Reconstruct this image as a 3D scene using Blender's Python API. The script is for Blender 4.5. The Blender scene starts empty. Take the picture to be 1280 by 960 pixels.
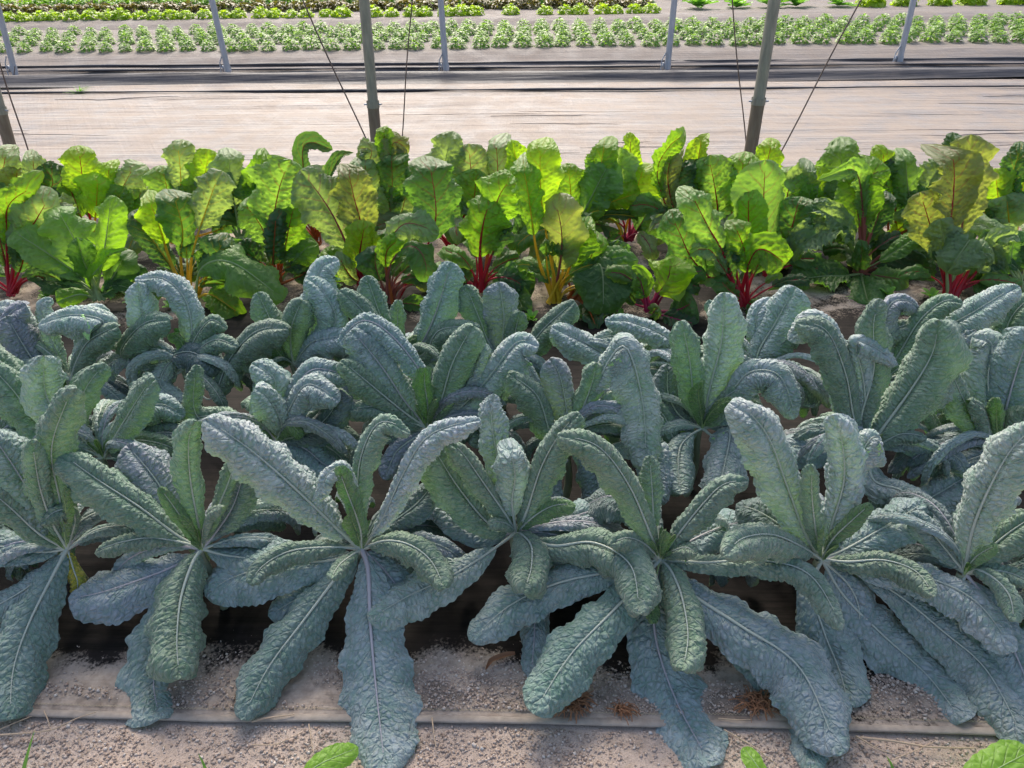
import bpy, math, random
import numpy as np
from mathutils import Vector, Matrix

SC = bpy.context.scene
COL = SC.collection
RND = random.Random(7)

# ---------------------------------------------------------------- camera
CAM_H, FPX = 1.6, 960.0
_p, _y, _r = math.radians(31.5), math.radians(2.5), math.radians(1.0)
CF = np.array([-math.sin(_y) * math.cos(_p), math.cos(_y) * math.cos(_p), -math.sin(_p)])
_r0 = np.array([math.cos(_y), math.sin(_y), 0.0]); _u0 = np.cross(_r0, CF)
CR = _r0 * math.cos(_r) - _u0 * math.sin(_r)
CU = _u0 * math.cos(_r) + _r0 * math.sin(_r)
CC = np.array([0, 0, CAM_H])
cd = bpy.data.cameras.new('camera'); cam = bpy.data.objects.new('camera', cd); COL.objects.link(cam)
cd.sensor_width = 36; cd.lens = 36 * FPX / 1280.0; cd.clip_start = 0.05; cd.clip_end = 2000
cam.matrix_world = Matrix(((CR[0], CU[0], -CF[0], 0), (CR[1], CU[1], -CF[1], 0), (CR[2], CU[2], -CF[2], CAM_H), (0, 0, 0, 1)))
SC.camera = cam

# ---------------------------------------------------------------- light
SUN_EL, SUN_AZ = math.radians(44), math.radians(-10)      # azimuth from +Y towards +X
w = bpy.data.worlds.new('World'); SC.world = w; w.use_nodes = True
nt = w.node_tree; bg = nt.nodes['Background']
sky = nt.nodes.new('ShaderNodeTexSky'); sky.sky_type = 'NISHITA'; sky.sun_disc = False
sky.sun_elevation = SUN_EL; sky.sun_rotation = SUN_AZ; sky.air_density = 1.0; sky.dust_density = 4.0; sky.ozone_density = 1.0
nt.links.new(sky.outputs[0], bg.inputs[0]); bg.inputs[1].default_value = 0.15
sd = bpy.data.lights.new('sun', 'SUN'); sun = bpy.data.objects.new('sun', sd); COL.objects.link(sun)
sd.energy = 1.9; sd.angle = math.radians(20); sd.color = (1.0, 0.93, 0.82)
_sdir = Vector((math.sin(SUN_AZ) * math.cos(SUN_EL), math.cos(SUN_AZ) * math.cos(SUN_EL), math.sin(SUN_EL)))
sun.rotation_euler = _sdir.to_track_quat('Z', 'Y').to_euler(); sun.location = (0, 5, 8)
SC.view_settings.view_transform = 'Standard'; SC.view_settings.look = 'None'
SC.view_settings.exposure = 0.82; SC.view_settings.gamma = 1.0

# ---------------------------------------------------------------- helpers
def ray(x, y): return CF + CR * (x - 640) / FPX + CU * (480 - y) / FPX
def at_z(x, y, z=0.0):
    d = ray(x, y); return CC + d * ((z - CAM_H) / d[2])
def at_Y(x, y, Y):
    d = ray(x, y); return CC + d * (Y / d[1])
def depth(P): return float((np.asarray(P) - CC) @ CF)

def tag(o, label=None, cat=None, group=None, kind=None):
    if label: o['label'] = label
    if cat: o['category'] = cat
    if group: o['group'] = group
    if kind: o['kind'] = kind
    return o
def np_mesh(name, V, F, mats, uvs=None, smooth=True):
    """V (n,3); F: array (m,k) all k equal, or list of such arrays"""
    Fs = F if isinstance(F, list) else [F]
    me = bpy.data.meshes.new(name)
    V = np.ascontiguousarray(V, dtype=np.float32)
    me.vertices.add(len(V)); me.vertices.foreach_set('co', V.ravel())
    li = np.concatenate([f.ravel() for f in Fs]).astype(np.int32)
    cnt = np.concatenate([np.full(len(f), f.shape[1]) for f in Fs])
    st = np.concatenate([[0], np.cumsum(cnt)[:-1]]).astype(np.int32)
    me.loops.add(len(li)); me.loops.foreach_set('vertex_index', li)
    me.polygons.add(len(cnt)); me.polygons.foreach_set('loop_start', st)
    if smooth: me.polygons.foreach_set('use_smooth', np.ones(len(cnt), dtype=bool))
    me.update(calc_edges=True)
    if uvs:
        for n, uv in uvs.items():
            l = me.uv_layers.new(name=n); l.data.foreach_set('uv', np.ascontiguousarray(uv[li], dtype=np.float32).ravel())
    for m in (mats if isinstance(mats, (list, tuple)) else [mats]): me.materials.append(m)
    return me
def link(name, me, parent=None):
    o = bpy.data.objects.new(name, me); COL.objects.link(o)
    if parent: o.parent = parent
    return o
def empty(name, loc):
    o = bpy.data.objects.new(name, None); COL.objects.link(o); o.location = loc; o.empty_display_size = .05
    o.matrix_world = Matrix.Translation(Vector(loc)); return o
def grid_faces(n, m):
    a = np.arange(n * m).reshape(n, m)
    return np.stack([a[:-1, :-1], a[:-1, 1:], a[1:, 1:], a[1:, :-1]], -1).reshape(-1, 4)
def nrm(v): return v / (np.linalg.norm(v, axis=-1, keepdims=True) + 1e-12)
def tube(P, rad, sides=6, flat=1.0, N=None):
    P = np.asarray(P, float); n = len(P); rad = np.broadcast_to(rad, (n,))
    T = nrm(np.gradient(P, axis=0))
    if N is None:
        a = np.array([0, 0, 1.0]) if abs(T[0][2]) < .8 else np.array([1.0, 0, 0])
        Ns = []; v = a
        for t in T:
            v = v - (v @ t) * t; v = v / np.linalg.norm(v); Ns.append(v)
        N = np.array(Ns)
    B = np.cross(T, N); th = np.linspace(0, 2 * math.pi, sides, endpoint=False)
    V = P[:, None] + rad[:, None, None] * (np.cos(th)[None, :, None] * B[:, None] + flat * np.sin(th)[None, :, None] * N[:, None])
    a = np.arange(n * sides).reshape(n, sides); b = np.roll(a, -1, 1)
    F = np.stack([a[:-1], b[:-1], b[1:], a[1:]], -1).reshape(-1, 4)
    uv = np.stack([np.tile(th, n), np.repeat(np.linspace(0, 1, n), sides)], -1)
    return V.reshape(-1, 3), F, uv
class Join:
    def __init__(s): s.V = []; s.F = {}; s.n = 0
    def add(s, V, F):
        for f in (F if isinstance(F, list) else [F]): s.F.setdefault(f.shape[1], []).append(f + s.n)
        s.V.append(V); s.n += len(V)
    def mesh(s, name, mats, smooth=True): return np_mesh(name, np.concatenate(s.V), [np.concatenate(f) for f in s.F.values()], mats, smooth=smooth)
def lathe(profile, sides=12):
    P = np.array(profile, float); th = np.linspace(0, 2 * math.pi, sides, endpoint=False)
    V = np.stack([P[:, None, 0] * np.cos(th), P[:, None, 0] * np.sin(th), np.repeat(P[:, 1:2], sides, 1)], -1)
    a = np.arange(len(P) * sides).reshape(len(P), sides); b = np.roll(a, -1, 1)
    return V.reshape(-1, 3), np.stack([a[:-1], b[:-1], b[1:], a[1:]], -1).reshape(-1, 4)

def hash2(ix, iy, k):
    h = np.sin(ix * 127.1 + iy * 311.7 + k * 74.7) * 43758.5453
    return h - np.floor(h)
def vnoise(x, y, k=0):
    ix, iy = np.floor(x), np.floor(y); fx, fy = x - ix, y - iy
    fx = fx * fx * (3 - 2 * fx); fy = fy * fy * (3 - 2 * fy)
    a, b, c, d = hash2(ix, iy, k), hash2(ix + 1, iy, k), hash2(ix, iy + 1, k), hash2(ix + 1, iy + 1, k)
    return (a * (1 - fx) + b * fx) * (1 - fy) + (c * (1 - fx) + d * fx) * fy
def fbm(x, y, k=0, o=4):
    s = 0; a = .5
    for i in range(o): s = s + a * vnoise(x, y, k + i * 13); x = x * 2.03 + 5.1; y = y * 2.03 + 1.7; a *= .5
    return s
def blister(x, y, k=0):
    """0 in the creases, up to 1 on top of each puffed cell"""
    ix, iy = np.floor(x), np.floor(y); f1 = np.full(x.shape, 9.0); f2 = f1.copy()
    for dx in (-1, 0, 1):
        for dy in (-1, 0, 1):
            cx = ix + dx + .15 + .7 * hash2(ix + dx, iy + dy, k); cy = iy + dy + .15 + .7 * hash2(ix + dx, iy + dy, k + 5)
            d = (x - cx) ** 2 + (y - cy) ** 2
            f2 = np.where(d < f1, f1, np.minimum(f2, d)); f1 = np.minimum(f1, d)
    return np.clip((np.sqrt(f2) - np.sqrt(f1)) * 1.5, 0, 1) ** .6

# ---------------------------------------------------------------- materials
def new_mat(name):
    m = bpy.data.materials.new(name); m.use_nodes = True
    t = m.node_tree; b = t.nodes['Principled BSDF']; return m, t, b
class NT:
    def __init__(s, t): s.t = t
    def n(s, typ, **kw):
        nd = s.t.nodes.new(typ)
        for k, v in kw.items():
            if k == 'ins':
                for kk, vv in v.items(): s.put(nd, kk, vv)
            else: setattr(nd, k, v)
        return nd
    def put(s, nd, k, v):
        i = nd.inputs[k]
        if isinstance(v, bpy.types.NodeSocket): s.t.links.new(v, i)
        else: i.default_value = v
    def math(s, op, a, b=None, c=None, clamp=False):
        nd = s.t.nodes.new('ShaderNodeMath'); nd.operation = op; nd.use_clamp = clamp
        for i, v in enumerate((a, b, c)):
            if v is not None: s.put(nd, i, v)
        return nd.outputs[0]
    def mix(s, f, a, b, mode='MIX'):
        nd = s.t.nodes.new('ShaderNodeMix'); nd.data_type = 'RGBA'; nd.blend_type = mode
        s.put(nd, 0, f); s.put(nd, 6, a); s.put(nd, 7, b); return nd.outputs[2]
    def ramp(s, v, stops):
        nd = s.t.nodes.new('ShaderNodeValToRGB'); s.put(nd, 0, v); e = nd.color_ramp.elements
        while len(e) < len(stops): e.new(.5)
        for q, (p, c) in zip(e, stops): q.position = p; q.color = c if len(c) == 4 else (*c, 1)
        return nd.outputs[0]
    def noise(s, vec, scale, detail=4, rough=.5, dist=0):
        nd = s.n('ShaderNodeTexNoise'); nd.inputs['Scale'].default_value = scale; nd.inputs['Detail'].default_value = detail
        nd.inputs['Roughness'].default_value = rough; nd.inputs['Distortion'].default_value = dist
        if vec is not None: s.put(nd, 'Vector', vec)
        return nd.outputs[0]
    def voro(s, vec, scale, feature='F1', rnd=1.0):
        nd = s.n('ShaderNodeTexVoronoi'); nd.feature = feature; nd.inputs['Scale'].default_value = scale; nd.inputs['Randomness'].default_value = rnd
        s.put(nd, 'Vector', vec); return nd
    def bump(s, h, strength, dist, nrm=None):
        nd = s.n('ShaderNodeBump'); s.put(nd, 'Height', h); nd.inputs['Strength'].default_value = strength; nd.inputs['Distance'].default_value = dist
        if nrm is not None: s.put(nd, 'Normal', nrm)
        return nd.outputs[0]
    def sep(s, v):
        nd = s.n('ShaderNodeSeparateXYZ'); s.put(nd, 0, v); return nd.outputs
    def comb(s, x, y, z=0.0):
        nd = s.n('ShaderNodeCombineXYZ'); s.put(nd, 0, x); s.put(nd, 1, y); s.put(nd, 2, z); return nd.outputs[0]
    def uv(s, name): return s.n('ShaderNodeUVMap', uv_map=name).outputs[0]

def lateral_veins(q, count, slope, wid):
    """thin oblique lines leaving the midrib, from the normalised leaf coordinates"""
    s = q.sep(q.uv('norm')); au = q.math('ABSOLUTE', s[0])
    oi = q.n('ShaderNodeObjectInfo')
    wob = q.math('MULTIPLY', q.noise(q.uv('metric'), 18, 2), .25)
    side = q.math('MULTIPLY', q.math('GREATER_THAN', s[0], 0), .37)
    v = q.math('ADD', q.math('ADD', q.math('SUBTRACT', q.math('MULTIPLY', s[1], count), q.math('MULTIPLY', au, slope)), wob), side)
    v = q.math('ADD', v, oi.outputs['Random'])
    f = q.math('ABSOLUTE', q.math('SUBTRACT', q.math('FRACT', v), .5))
    line = q.math('SUBTRACT', 1.0, q.math('DIVIDE', f, wid), clamp=True)
    return q.math('MULTIPLY', line, q.math('SUBTRACT', 1.0, au, clamp=True), clamp=True)

def make_kale_mat():
    m, t, b = new_mat('kale_leaf'); q = NT(t)
    oi = q.n('ShaderNodeObjectInfo'); base = oi.outputs['Color']; met = q.uv('metric')
    s = q.sep(met); au = q.math('ABSOLUTE', s[0])
    vec = q.comb(s[0], q.math('SUBTRACT', s[1], q.math('MULTIPLY', au, .3)), q.math('MULTIPLY', oi.outputs['Random'], 9))
    wob = q.n('ShaderNodeVectorMath', operation='SCALE'); nz = q.n('ShaderNodeTexNoise'); nz.inputs['Scale'].default_value = 60
    q.put(nz, 'Vector', vec); q.put(wob, 0, nz.outputs['Color']); wob.inputs['Scale'].default_value = .010
    ad = q.n('ShaderNodeVectorMath', operation='ADD'); q.put(ad, 0, vec); q.put(ad, 1, wob.outputs[0]); vec = ad.outputs[0]
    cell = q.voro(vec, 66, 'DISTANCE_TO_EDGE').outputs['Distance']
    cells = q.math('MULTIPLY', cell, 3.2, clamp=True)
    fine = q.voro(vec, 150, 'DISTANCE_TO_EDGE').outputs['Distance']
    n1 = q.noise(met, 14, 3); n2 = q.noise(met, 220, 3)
    shaded_green = q.mix(1.0, base, (.55, .78, .62, 1), 'MULTIPLY')
    c = q.mix(q.math('MULTIPLY', q.math('SUBTRACT', 1.0, cells), .85), base, shaded_green)  # creases: green where wax is thin, plus shade painted in darker
    c = q.mix(q.ramp(n1, [(.38, (0, 0, 0)), (.66, (.8, .8, .8))]), c, q.mix(1.0, base, (1.35, 1.28, 1.28, 1), 'MULTIPLY'))
    c = q.mix(q.math('MULTIPLY', n2, .22), c, shaded_green)
    vein = lateral_veins(q, 10, 2.2, .10)
    c = q.mix(q.math('MULTIPLY', vein, .38), c, (.40, .46, .44, 1))
    geo = q.n('ShaderNodeNewGeometry')
    c = q.mix(geo.outputs['Backfacing'], c, q.mix(1.0, base, (1.0, 1.5, .6, 1), 'MULTIPLY'))   # greener, barely waxed underside
    q.put(b, 'Base Color', c); b.inputs['Roughness'].default_value = .62; b.inputs['Specular IOR Level'].default_value = .26
    b.inputs['Sheen Weight'].default_value = .2; b.inputs['Sheen Roughness'].default_value = .5
    h = q.math('ADD', cells, q.math('MULTIPLY', fine, .5))
    h = q.math('SUBTRACT', h, q.math('MULTIPLY', vein, .8))
    h = q.math('MULTIPLY', h, q.math('ADD', .25, q.math('MULTIPLY', q.noise(met, 30, 2), 1.5)))
    q.put(b, 'Normal', q.bump(h, 1.0, .0042, q.bump(n2, .2, .0012)))
    tr = q.n('ShaderNodeBsdfTranslucent'); q.put(tr, 'Color', q.mix(1.0, base, (1.5, 2.6, .5, 1), 'MULTIPLY'))
    mx = q.n('ShaderNodeMixShader'); mx.inputs[0].default_value = .06
    t.links.new(b.outputs[0], mx.inputs[1]); t.links.new(tr.outputs[0], mx.inputs[2]); t.links.new(mx.outputs[0], t.nodes['Material Output'].inputs[0])
    return m
def make_chard_mat():
    m, t, b = new_mat('chard_leaf'); q = NT(t)
    oi = q.n('ShaderNodeObjectInfo'); base = oi.outputs['Color']; met = q.uv('metric')
    vn = q.n('ShaderNodeAttribute', attribute_type='OBJECT', attribute_name='vein').outputs['Color']
    n1 = q.noise(met, 12, 3); n2 = q.noise(met, 90, 4)
    c = q.mix(q.math('MULTIPLY', n1, .8), base, q.mix(1.0, base, (.62, .75, .7, 1), 'MULTIPLY'))
    c = q.mix(q.math('MULTIPLY', n2, .3), c, q.mix(1.0, base, (1.4, 1.3, 1.2, 1), 'MULTIPLY'))
    vein = lateral_veins(q, 6, 1.9, .10)
    fine = q.voro(met, 48, 'DISTANCE_TO_EDGE').outputs['Distance']
    net = q.math('SUBTRACT', 1.0, q.math('MULTIPLY', fine, 14), clamp=True)
    vmask = q.math('ADD', q.math('MULTIPLY', vein, .65), q.math('MULTIPLY', net, .14), clamp=True)
    c2 = q.mix(vmask, c, vn)
    q.put(b, 'Base Color', c2); b.inputs['Roughness'].default_value = .46; b.inputs['Specular IOR Level'].default_value = .42
    h = q.math('SUBTRACT', q.math('ADD', q.math('MULTIPLY', fine, 2.2, clamp=True), q.math('MULTIPLY', n2, .25)), vein)
    q.put(b, 'Normal', q.bump(h, .7, .0045))
    tr = q.n('ShaderNodeBsdfTranslucent'); gl = q.mix(1.0, c, (3.2, 3.3, .9, 1), 'MULTIPLY'); gl = q.mix(vmask, gl, vn); q.put(tr, 'Color', gl)
    mx = q.n('ShaderNodeMixShader'); mx.inputs[0].default_value = .40
    t.links.new(b.outputs[0], mx.inputs[1]); t.links.new(tr.outputs[0], mx.inputs[2]); t.links.new(mx.outputs[0], t.nodes['Material Output'].inputs[0])
    return m
def make_stalk_mat(name, rough=.35, trans=.15, obj_color=True, col=(.5, .5, .5, 1)):
    m, t, b = new_mat(name); q = NT(t)
    tc = q.n('ShaderNodeTexCoord'); base = q.n('ShaderNodeObjectInfo').outputs['Color'] if obj_color else col
    st = q.noise(q.comb(q.math('MULTIPLY', q.sep(q.uv('norm'))[0], 2.5), q.math('MULTIPLY', q.sep(q.uv('norm'))[1], 3)), 6, 4)
    c = q.mix(q.math('MULTIPLY', st, .45), base, q.mix(1.0, base, (.55, .6, .6, 1), 'MULTIPLY'))
    q.put(b, 'Base Color', c); b.inputs['Roughness'].default_value = rough
    q.put(b, 'Normal', q.bump(st, .3, .002))
    tr = q.n('ShaderNodeBsdfTranslucent'); q.put(tr, 'Color', base)
    mx = q.n('ShaderNodeMixShader'); mx.inputs[0].default_value = trans
    t.links.new(b.outputs[0], mx.inputs[1]); t.links.new(tr.outputs[0], mx.inputs[2]); t.links.new(mx.outputs[0], t.nodes['Material Output'].inputs[0])
    return m
def make_small_leaf_mat(name, c1, c2, glow=.35, tips=None):
    m, t, b = new_mat(name); q = NT(t)
    oi = q.n('ShaderNodeObjectInfo'); tc = q.n('ShaderNodeTexCoord'); ob = tc.outputs['Object']
    n = q.noise(ob, 16, 3); c = q.mix(n, c1, c2)
    c = q.mix(q.math('MULTIPLY', oi.outputs['Random'], .4), c, q.mix(1.0, c, (.8, .9, .8, 1), 'MULTIPLY'))
    if tips: c = q.mix(q.ramp(q.noise(ob, 60, 2), [(.45, (0, 0, 0)), (.6, (.7, .7, .7))]), c, tips)
    q.put(b, 'Base Color', c); b.inputs['Roughness'].default_value = .42
    tr = q.n('ShaderNodeBsdfTranslucent'); q.put(tr, 'Color', q.mix(1.0, c, (1.8, 2.0, .8, 1), 'MULTIPLY'))
    mx = q.n('ShaderNodeMixShader'); mx.inputs[0].default_value = glow
    t.links.new(b.outputs[0], mx.inputs[1]); t.links.new(tr.outputs[0], mx.inputs[2]); t.links.new(mx.outputs[0], t.nodes['Material Output'].inputs[0])
    return m
def make_soil_mat():
    m, t, b = new_mat('soil'); q = NT(t); tc = q.n('ShaderNodeTexCoord').outputs['Object']
    n1 = q.noise(tc, 2.2, 5, .6); n2 = q.noise(tc, 45, 6, .7); n3 = q.noise(tc, 260, 3, .6)
    c = q.ramp(n1, [(.3, (.32, .24, .185)), (.5, (.48, .38, .30)), (.72, (.60, .49, .40))])
    c = q.mix(q.ramp(n2, [(.35, (0, 0, 0)), (.7, (.8, .8, .8))]), c, (.56, .45, .38, 1))
    c = q.mix(q.ramp(n3, [(.5, (0, 0, 0)), (.75, (.6, .6, .6))]), c, (.16, .11, .085, 1))
    q.put(b, 'Base Color', c); b.inputs['Roughness'].default_value = .95; b.inputs['Specular IOR Level'].default_value = .15
    q.put(b, 'Normal', q.bump(n3, .6, .003, q.bump(n2, .45, .009)))
    return m
def make_pebble_mat():
    m, t, b = new_mat('pebble'); q = NT(t)
    g = q.n('ShaderNodeNewGeometry'); r = g.outputs['Random Per Island']; tc = q.n('ShaderNodeTexCoord').outputs['Object']
    c = q.ramp(r, [(0, (.30, .22, .17)), (.35, (.48, .38, .31)), (.75, (.58, .47, .39)), (.95, (.68, .60, .52)), (1, (.78, .73, .66))])
    c = q.mix(q.math('MULTIPLY', q.noise(tc, 300, 3), .5), c, (.33, .24, .19, 1))
    q.put(b, 'Base Color', c); b.inputs['Roughness'].default_value = .9
    return m
def make_fabric_mat(name, dark, light, dirt, dirt_lo, dirt_hi, rough=.5, scale=1.0, streak=.5, front=None):
    """woven ground cover: fine warp and weft, dust lying on it in patches"""
    m, t, b = new_mat(name); q = NT(t); tc = q.n('ShaderNodeTexCoord').outputs['Object']; s = q.sep(tc)
    wx = q.n('ShaderNodeTexWave', wave_type='BANDS', bands_direction='X'); wx.inputs['Scale'].default_value = 95 * scale; wx.inputs['Distortion'].default_value = .6; q.put(wx, 'Vector', tc)
    wy = q.n('ShaderNodeTexWave', wave_type='BANDS', bands_direction='Y'); wy.inputs['Scale'].default_value = 95 * scale; wy.inputs['Distortion'].default_value = .6; q.put(wy, 'Vector', tc)
    weave = q.math('MULTIPLY', wx.outputs[1], wy.outputs[1])
    st = q.noise(q.comb(q.math('MULTIPLY', s[0], .9), q.math('MULTIPLY', s[1], 26)), 1.6, 5, .65)          # creases along the row
    sx = q.noise(q.comb(q.math('MULTIPLY', s[0], 30), q.math('MULTIPLY', s[1], 1.3)), 1.3, 4, .6)
    dia = q.noise(q.comb(q.math('ADD', q.math('MULTIPLY', s[0], 22), q.math('MULTIPLY', s[1], 13)), q.math('MULTIPLY', s[1], .8)), 1.0, 3, .6)
    c = q.mix(q.ramp(st, [(.38, (0, 0, 0)), (.56, (1, 1, 1))]), dark, light)
    n1 = q.noise(tc, 3.1, 6, .62, .4); n2 = q.noise(tc, 130, 3, .6)
    if front:     # soil splashed over the open edge, left off under the kale to paint leaf shade, some again along the chard
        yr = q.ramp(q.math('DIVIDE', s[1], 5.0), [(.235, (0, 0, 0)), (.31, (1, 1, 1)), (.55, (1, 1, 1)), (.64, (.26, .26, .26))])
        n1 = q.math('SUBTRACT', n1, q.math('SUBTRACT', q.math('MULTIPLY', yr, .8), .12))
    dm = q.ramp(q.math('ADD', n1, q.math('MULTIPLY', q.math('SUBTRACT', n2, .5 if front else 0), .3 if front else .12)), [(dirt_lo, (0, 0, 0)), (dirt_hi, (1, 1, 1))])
    c = q.mix(q.math('MULTIPLY', weave, .25), c, q.mix(1.0, c, (.6, .6, .6, 1), 'MULTIPLY'))
    c = q.mix(q.math('MULTIPLY', dm, .9), c, q.mix(q.math('MULTIPLY', n2, .7), dirt, q.mix(1.0, dirt, (.55, .52, .5, 1), 'MULTIPLY')))
    if front:
        n4 = q.noise(tc, 38, 5, .65); n5 = q.noise(tc, 7, 4, .6, .6); c = q.mix(q.ramp(n4, [(.42, (0, 0, 0)), (.66, (.6, .6, .6))]), c, q.mix(1.0, c, (.55, .52, .5, 1), 'MULTIPLY'))
        c = q.mix(q.ramp(n5, [(.52, (0, 0, 0)), (.6, (.7, .7, .7))]), c, q.mix(1.0, c, (.42, .41, .40, 1), 'MULTIPLY'))
    c = q.mix(q.ramp(sx, [(.55, (0, 0, 0)), (.72, (.35, .35, .35))]), c, q.mix(1.0, c, (1.35, 1.3, 1.25, 1), 'MULTIPLY'))
    c = q.mix(q.ramp(dia, [(.55, (0, 0, 0)), (.75, (.35, .35, .35))]), c, q.mix(1.0, c, (1.35, 1.3, 1.25, 1), 'MULTIPLY'))
    q.put(b, 'Base Color', c)
    q.put(b, 'Roughness', q.math('ADD', rough, q.math('MULTIPLY', dm, .3)))
    if front: b.inputs['Specular IOR Level'].default_value = .12
    h = q.math('ADD', q.math('MULTIPLY', st, streak), q.math('MULTIPLY', q.math('ADD', sx, dia), streak * .25))
    q.put(b, 'Normal', q.bump(h, .7, .02, q.bump(weave, .25, .001)))
    return m
def make_metal_mat(name, c1, c2, rough=.45, metal=.6):
    m, t, b = new_mat(name); q = NT(t); tc = q.n('ShaderNodeTexCoord').outputs['Object']; s = q.sep(tc)
    n = q.noise(q.comb(q.math('MULTIPLY', s[0], 12), q.math('MULTIPLY', s[1], 12), q.math('MULTIPLY', s[2], 2)), 3, 5, .65)
    q.put(b, 'Base Color', q.mix(q.ramp(n, [(.35, (0, 0, 0)), (.65, (1, 1, 1))]), c1, c2)); b.inputs['Metallic'].default_value = metal
    q.put(b, 'Roughness', q.math('ADD', rough, q.math('MULTIPLY', n, .25))); q.put(b, 'Normal', q.bump(n, .2, .003))
    return m
def plain(name, col, rough=.7, var=.4, scale=30):
    m, t, b = new_mat(name); q = NT(t); tc = q.n('ShaderNodeTexCoord').outputs['Object']; n = q.noise(tc, scale, 5, .6)
    q.put(b, 'Base Color', q.mix(q.math('MULTIPLY', n, var * 2, clamp=True), (*col, 1), tuple(x * .5 for x in col) + (1,)))
    b.inputs['Roughness'].default_value = rough; q.put(b, 'Normal', q.bump(n, .3, .003)); return m

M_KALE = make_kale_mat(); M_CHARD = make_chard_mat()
M_RIB = make_stalk_mat('kale_rib', .45, .1); M_STALK = make_stalk_mat('chard_stalk', .3, .3)
M_SOIL = make_soil_mat(); M_PEB = make_pebble_mat()
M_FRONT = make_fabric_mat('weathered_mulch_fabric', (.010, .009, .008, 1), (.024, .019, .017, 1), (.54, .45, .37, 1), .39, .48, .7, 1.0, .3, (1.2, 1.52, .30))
M_PATH = make_fabric_mat('path_fabric', (.08, .07, .08, 1), (.215, .18, .16, 1), (.38, .305, .245, 1), .40, .66, .36, .6, 1.6)
M_BED = make_fabric_mat('bed_fabric', (.085, .075, .08, 1), (.19, .165, .155, 1), (.28, .235, .20, 1), .35, .75, .6, .6, .8)
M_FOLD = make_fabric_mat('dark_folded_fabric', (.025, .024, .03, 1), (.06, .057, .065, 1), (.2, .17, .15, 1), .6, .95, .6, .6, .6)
M_HEM = plain('fabric_hem', (.50, .42, .345), .9, .6, 45)
M_THREAD = plain('stitch_thread', (.55, .45, .30), .8)
M_STRAW = plain('dry_straw', (.55, .41, .28), .75, .3, 80)
M_DEAD = plain('dead_leaf', (.36, .17, .08), .7, .3, 60)
M_POST = make_metal_mat('weathered_pipe', (.20, .20, .165, 1), (.34, .335, .27, 1), .5, .35)
M_GALV = make_metal_mat('galvanised_pipe', (.34, .37, .42, 1), (.47, .50, .55, 1), .42, .5)
M_RUST = make_metal_mat('rusty_sleeve', (.17, .13, .09, 1), (.25, .21, .15, 1), .7, .2)
M_WIRE = plain('twine', (.16, .12, .10), .8)
M_BASIL = make_small_leaf_mat('basil_leaf', (.13, .25, .035, 1), (.24, .39, .07, 1), .35, (.42, .54, .24, 1))
M_LETY = make_small_leaf_mat('yellow_lettuce_leaf', (.30, .42, .03, 1), (.48, .58, .06, 1), .4)
M_LETR = make_small_leaf_mat('red_lettuce_leaf', (.15, .09, .04, 1), (.22, .22, .06, 1), .25)
M_LETG = make_small_leaf_mat('green_lettuce_leaf', (.12, .26, .03, 1), (.24, .40, .06, 1), .35)
M_HEAD = make_small_leaf_mat('head_lettuce_leaf', (.14, .32, .05, 1), (.26, .46, .09, 1), .35)
M_WEED = make_small_leaf_mat('weed_leaf', (.13, .30, .04, 1), (.22, .42, .08, 1), .35)

# ---------------------------------------------------------------- ground and sheets
def sheet(name, x0, x1, Ys, zf, m, nx=160, kind='structure', label=None):
    xs = np.linspace(x0, x1, nx); X, Y = np.meshgrid(xs, Ys, indexing='ij')
    Z = zf(X, Y); V = np.stack([X, Y, Z], -1).reshape(-1, 3)
    a = np.arange(X.size).reshape(X.shape); F = np.stack([a[:-1, :-1], a[1:, :-1], a[1:, 1:], a[:-1, 1:]], -1).reshape(-1, 4)
    o = link(name, np_mesh(name, V, F, m)); tag(o, label, None, None, kind); return o
# one ground sheet out to the horizon, finely relieved close to the camera
def ground_z(X, Y):
    near = np.clip((1.5 - np.abs(Y - .3)) / 1.0, 0, 1) * np.clip((4 - np.abs(X)) / 1, 0, 1)
    edge = np.clip((Y - .72) / .2, 0, 1)
    return -.012 + near * (.008 * edge + (.016 - .011 * edge) * (fbm(X * 3, Y * 3, 3) - .5) + (.012 - .007 * edge) * (fbm(X * 22, Y * 22, 9) - .5))
gx = np.concatenate([[-600, -200, -60, -20, -8, -4.5], np.linspace(-3, 3, 300), [4.5, 8, 20, 60, 200, 600]])
gy = np.concatenate([[-200, -40, -8, -2, -.8], np.linspace(-.2, 1.5, 110), [2.5, 6, 12, 30, 80, 250, 900]])
GX, GY = np.meshgrid(gx, gy, indexing='ij'); V = np.stack([GX, GY, ground_z(GX, GY)], -1).reshape(-1, 3)
a = np.arange(GX.size).reshape(GX.shape); F = np.stack([a[:-1, :-1], a[1:, :-1], a[1:, 1:], a[:-1, 1:]], -1).reshape(-1, 4)
tag(link('ground', np_mesh('ground', V, F, M_SOIL)), kind='structure')

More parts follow.
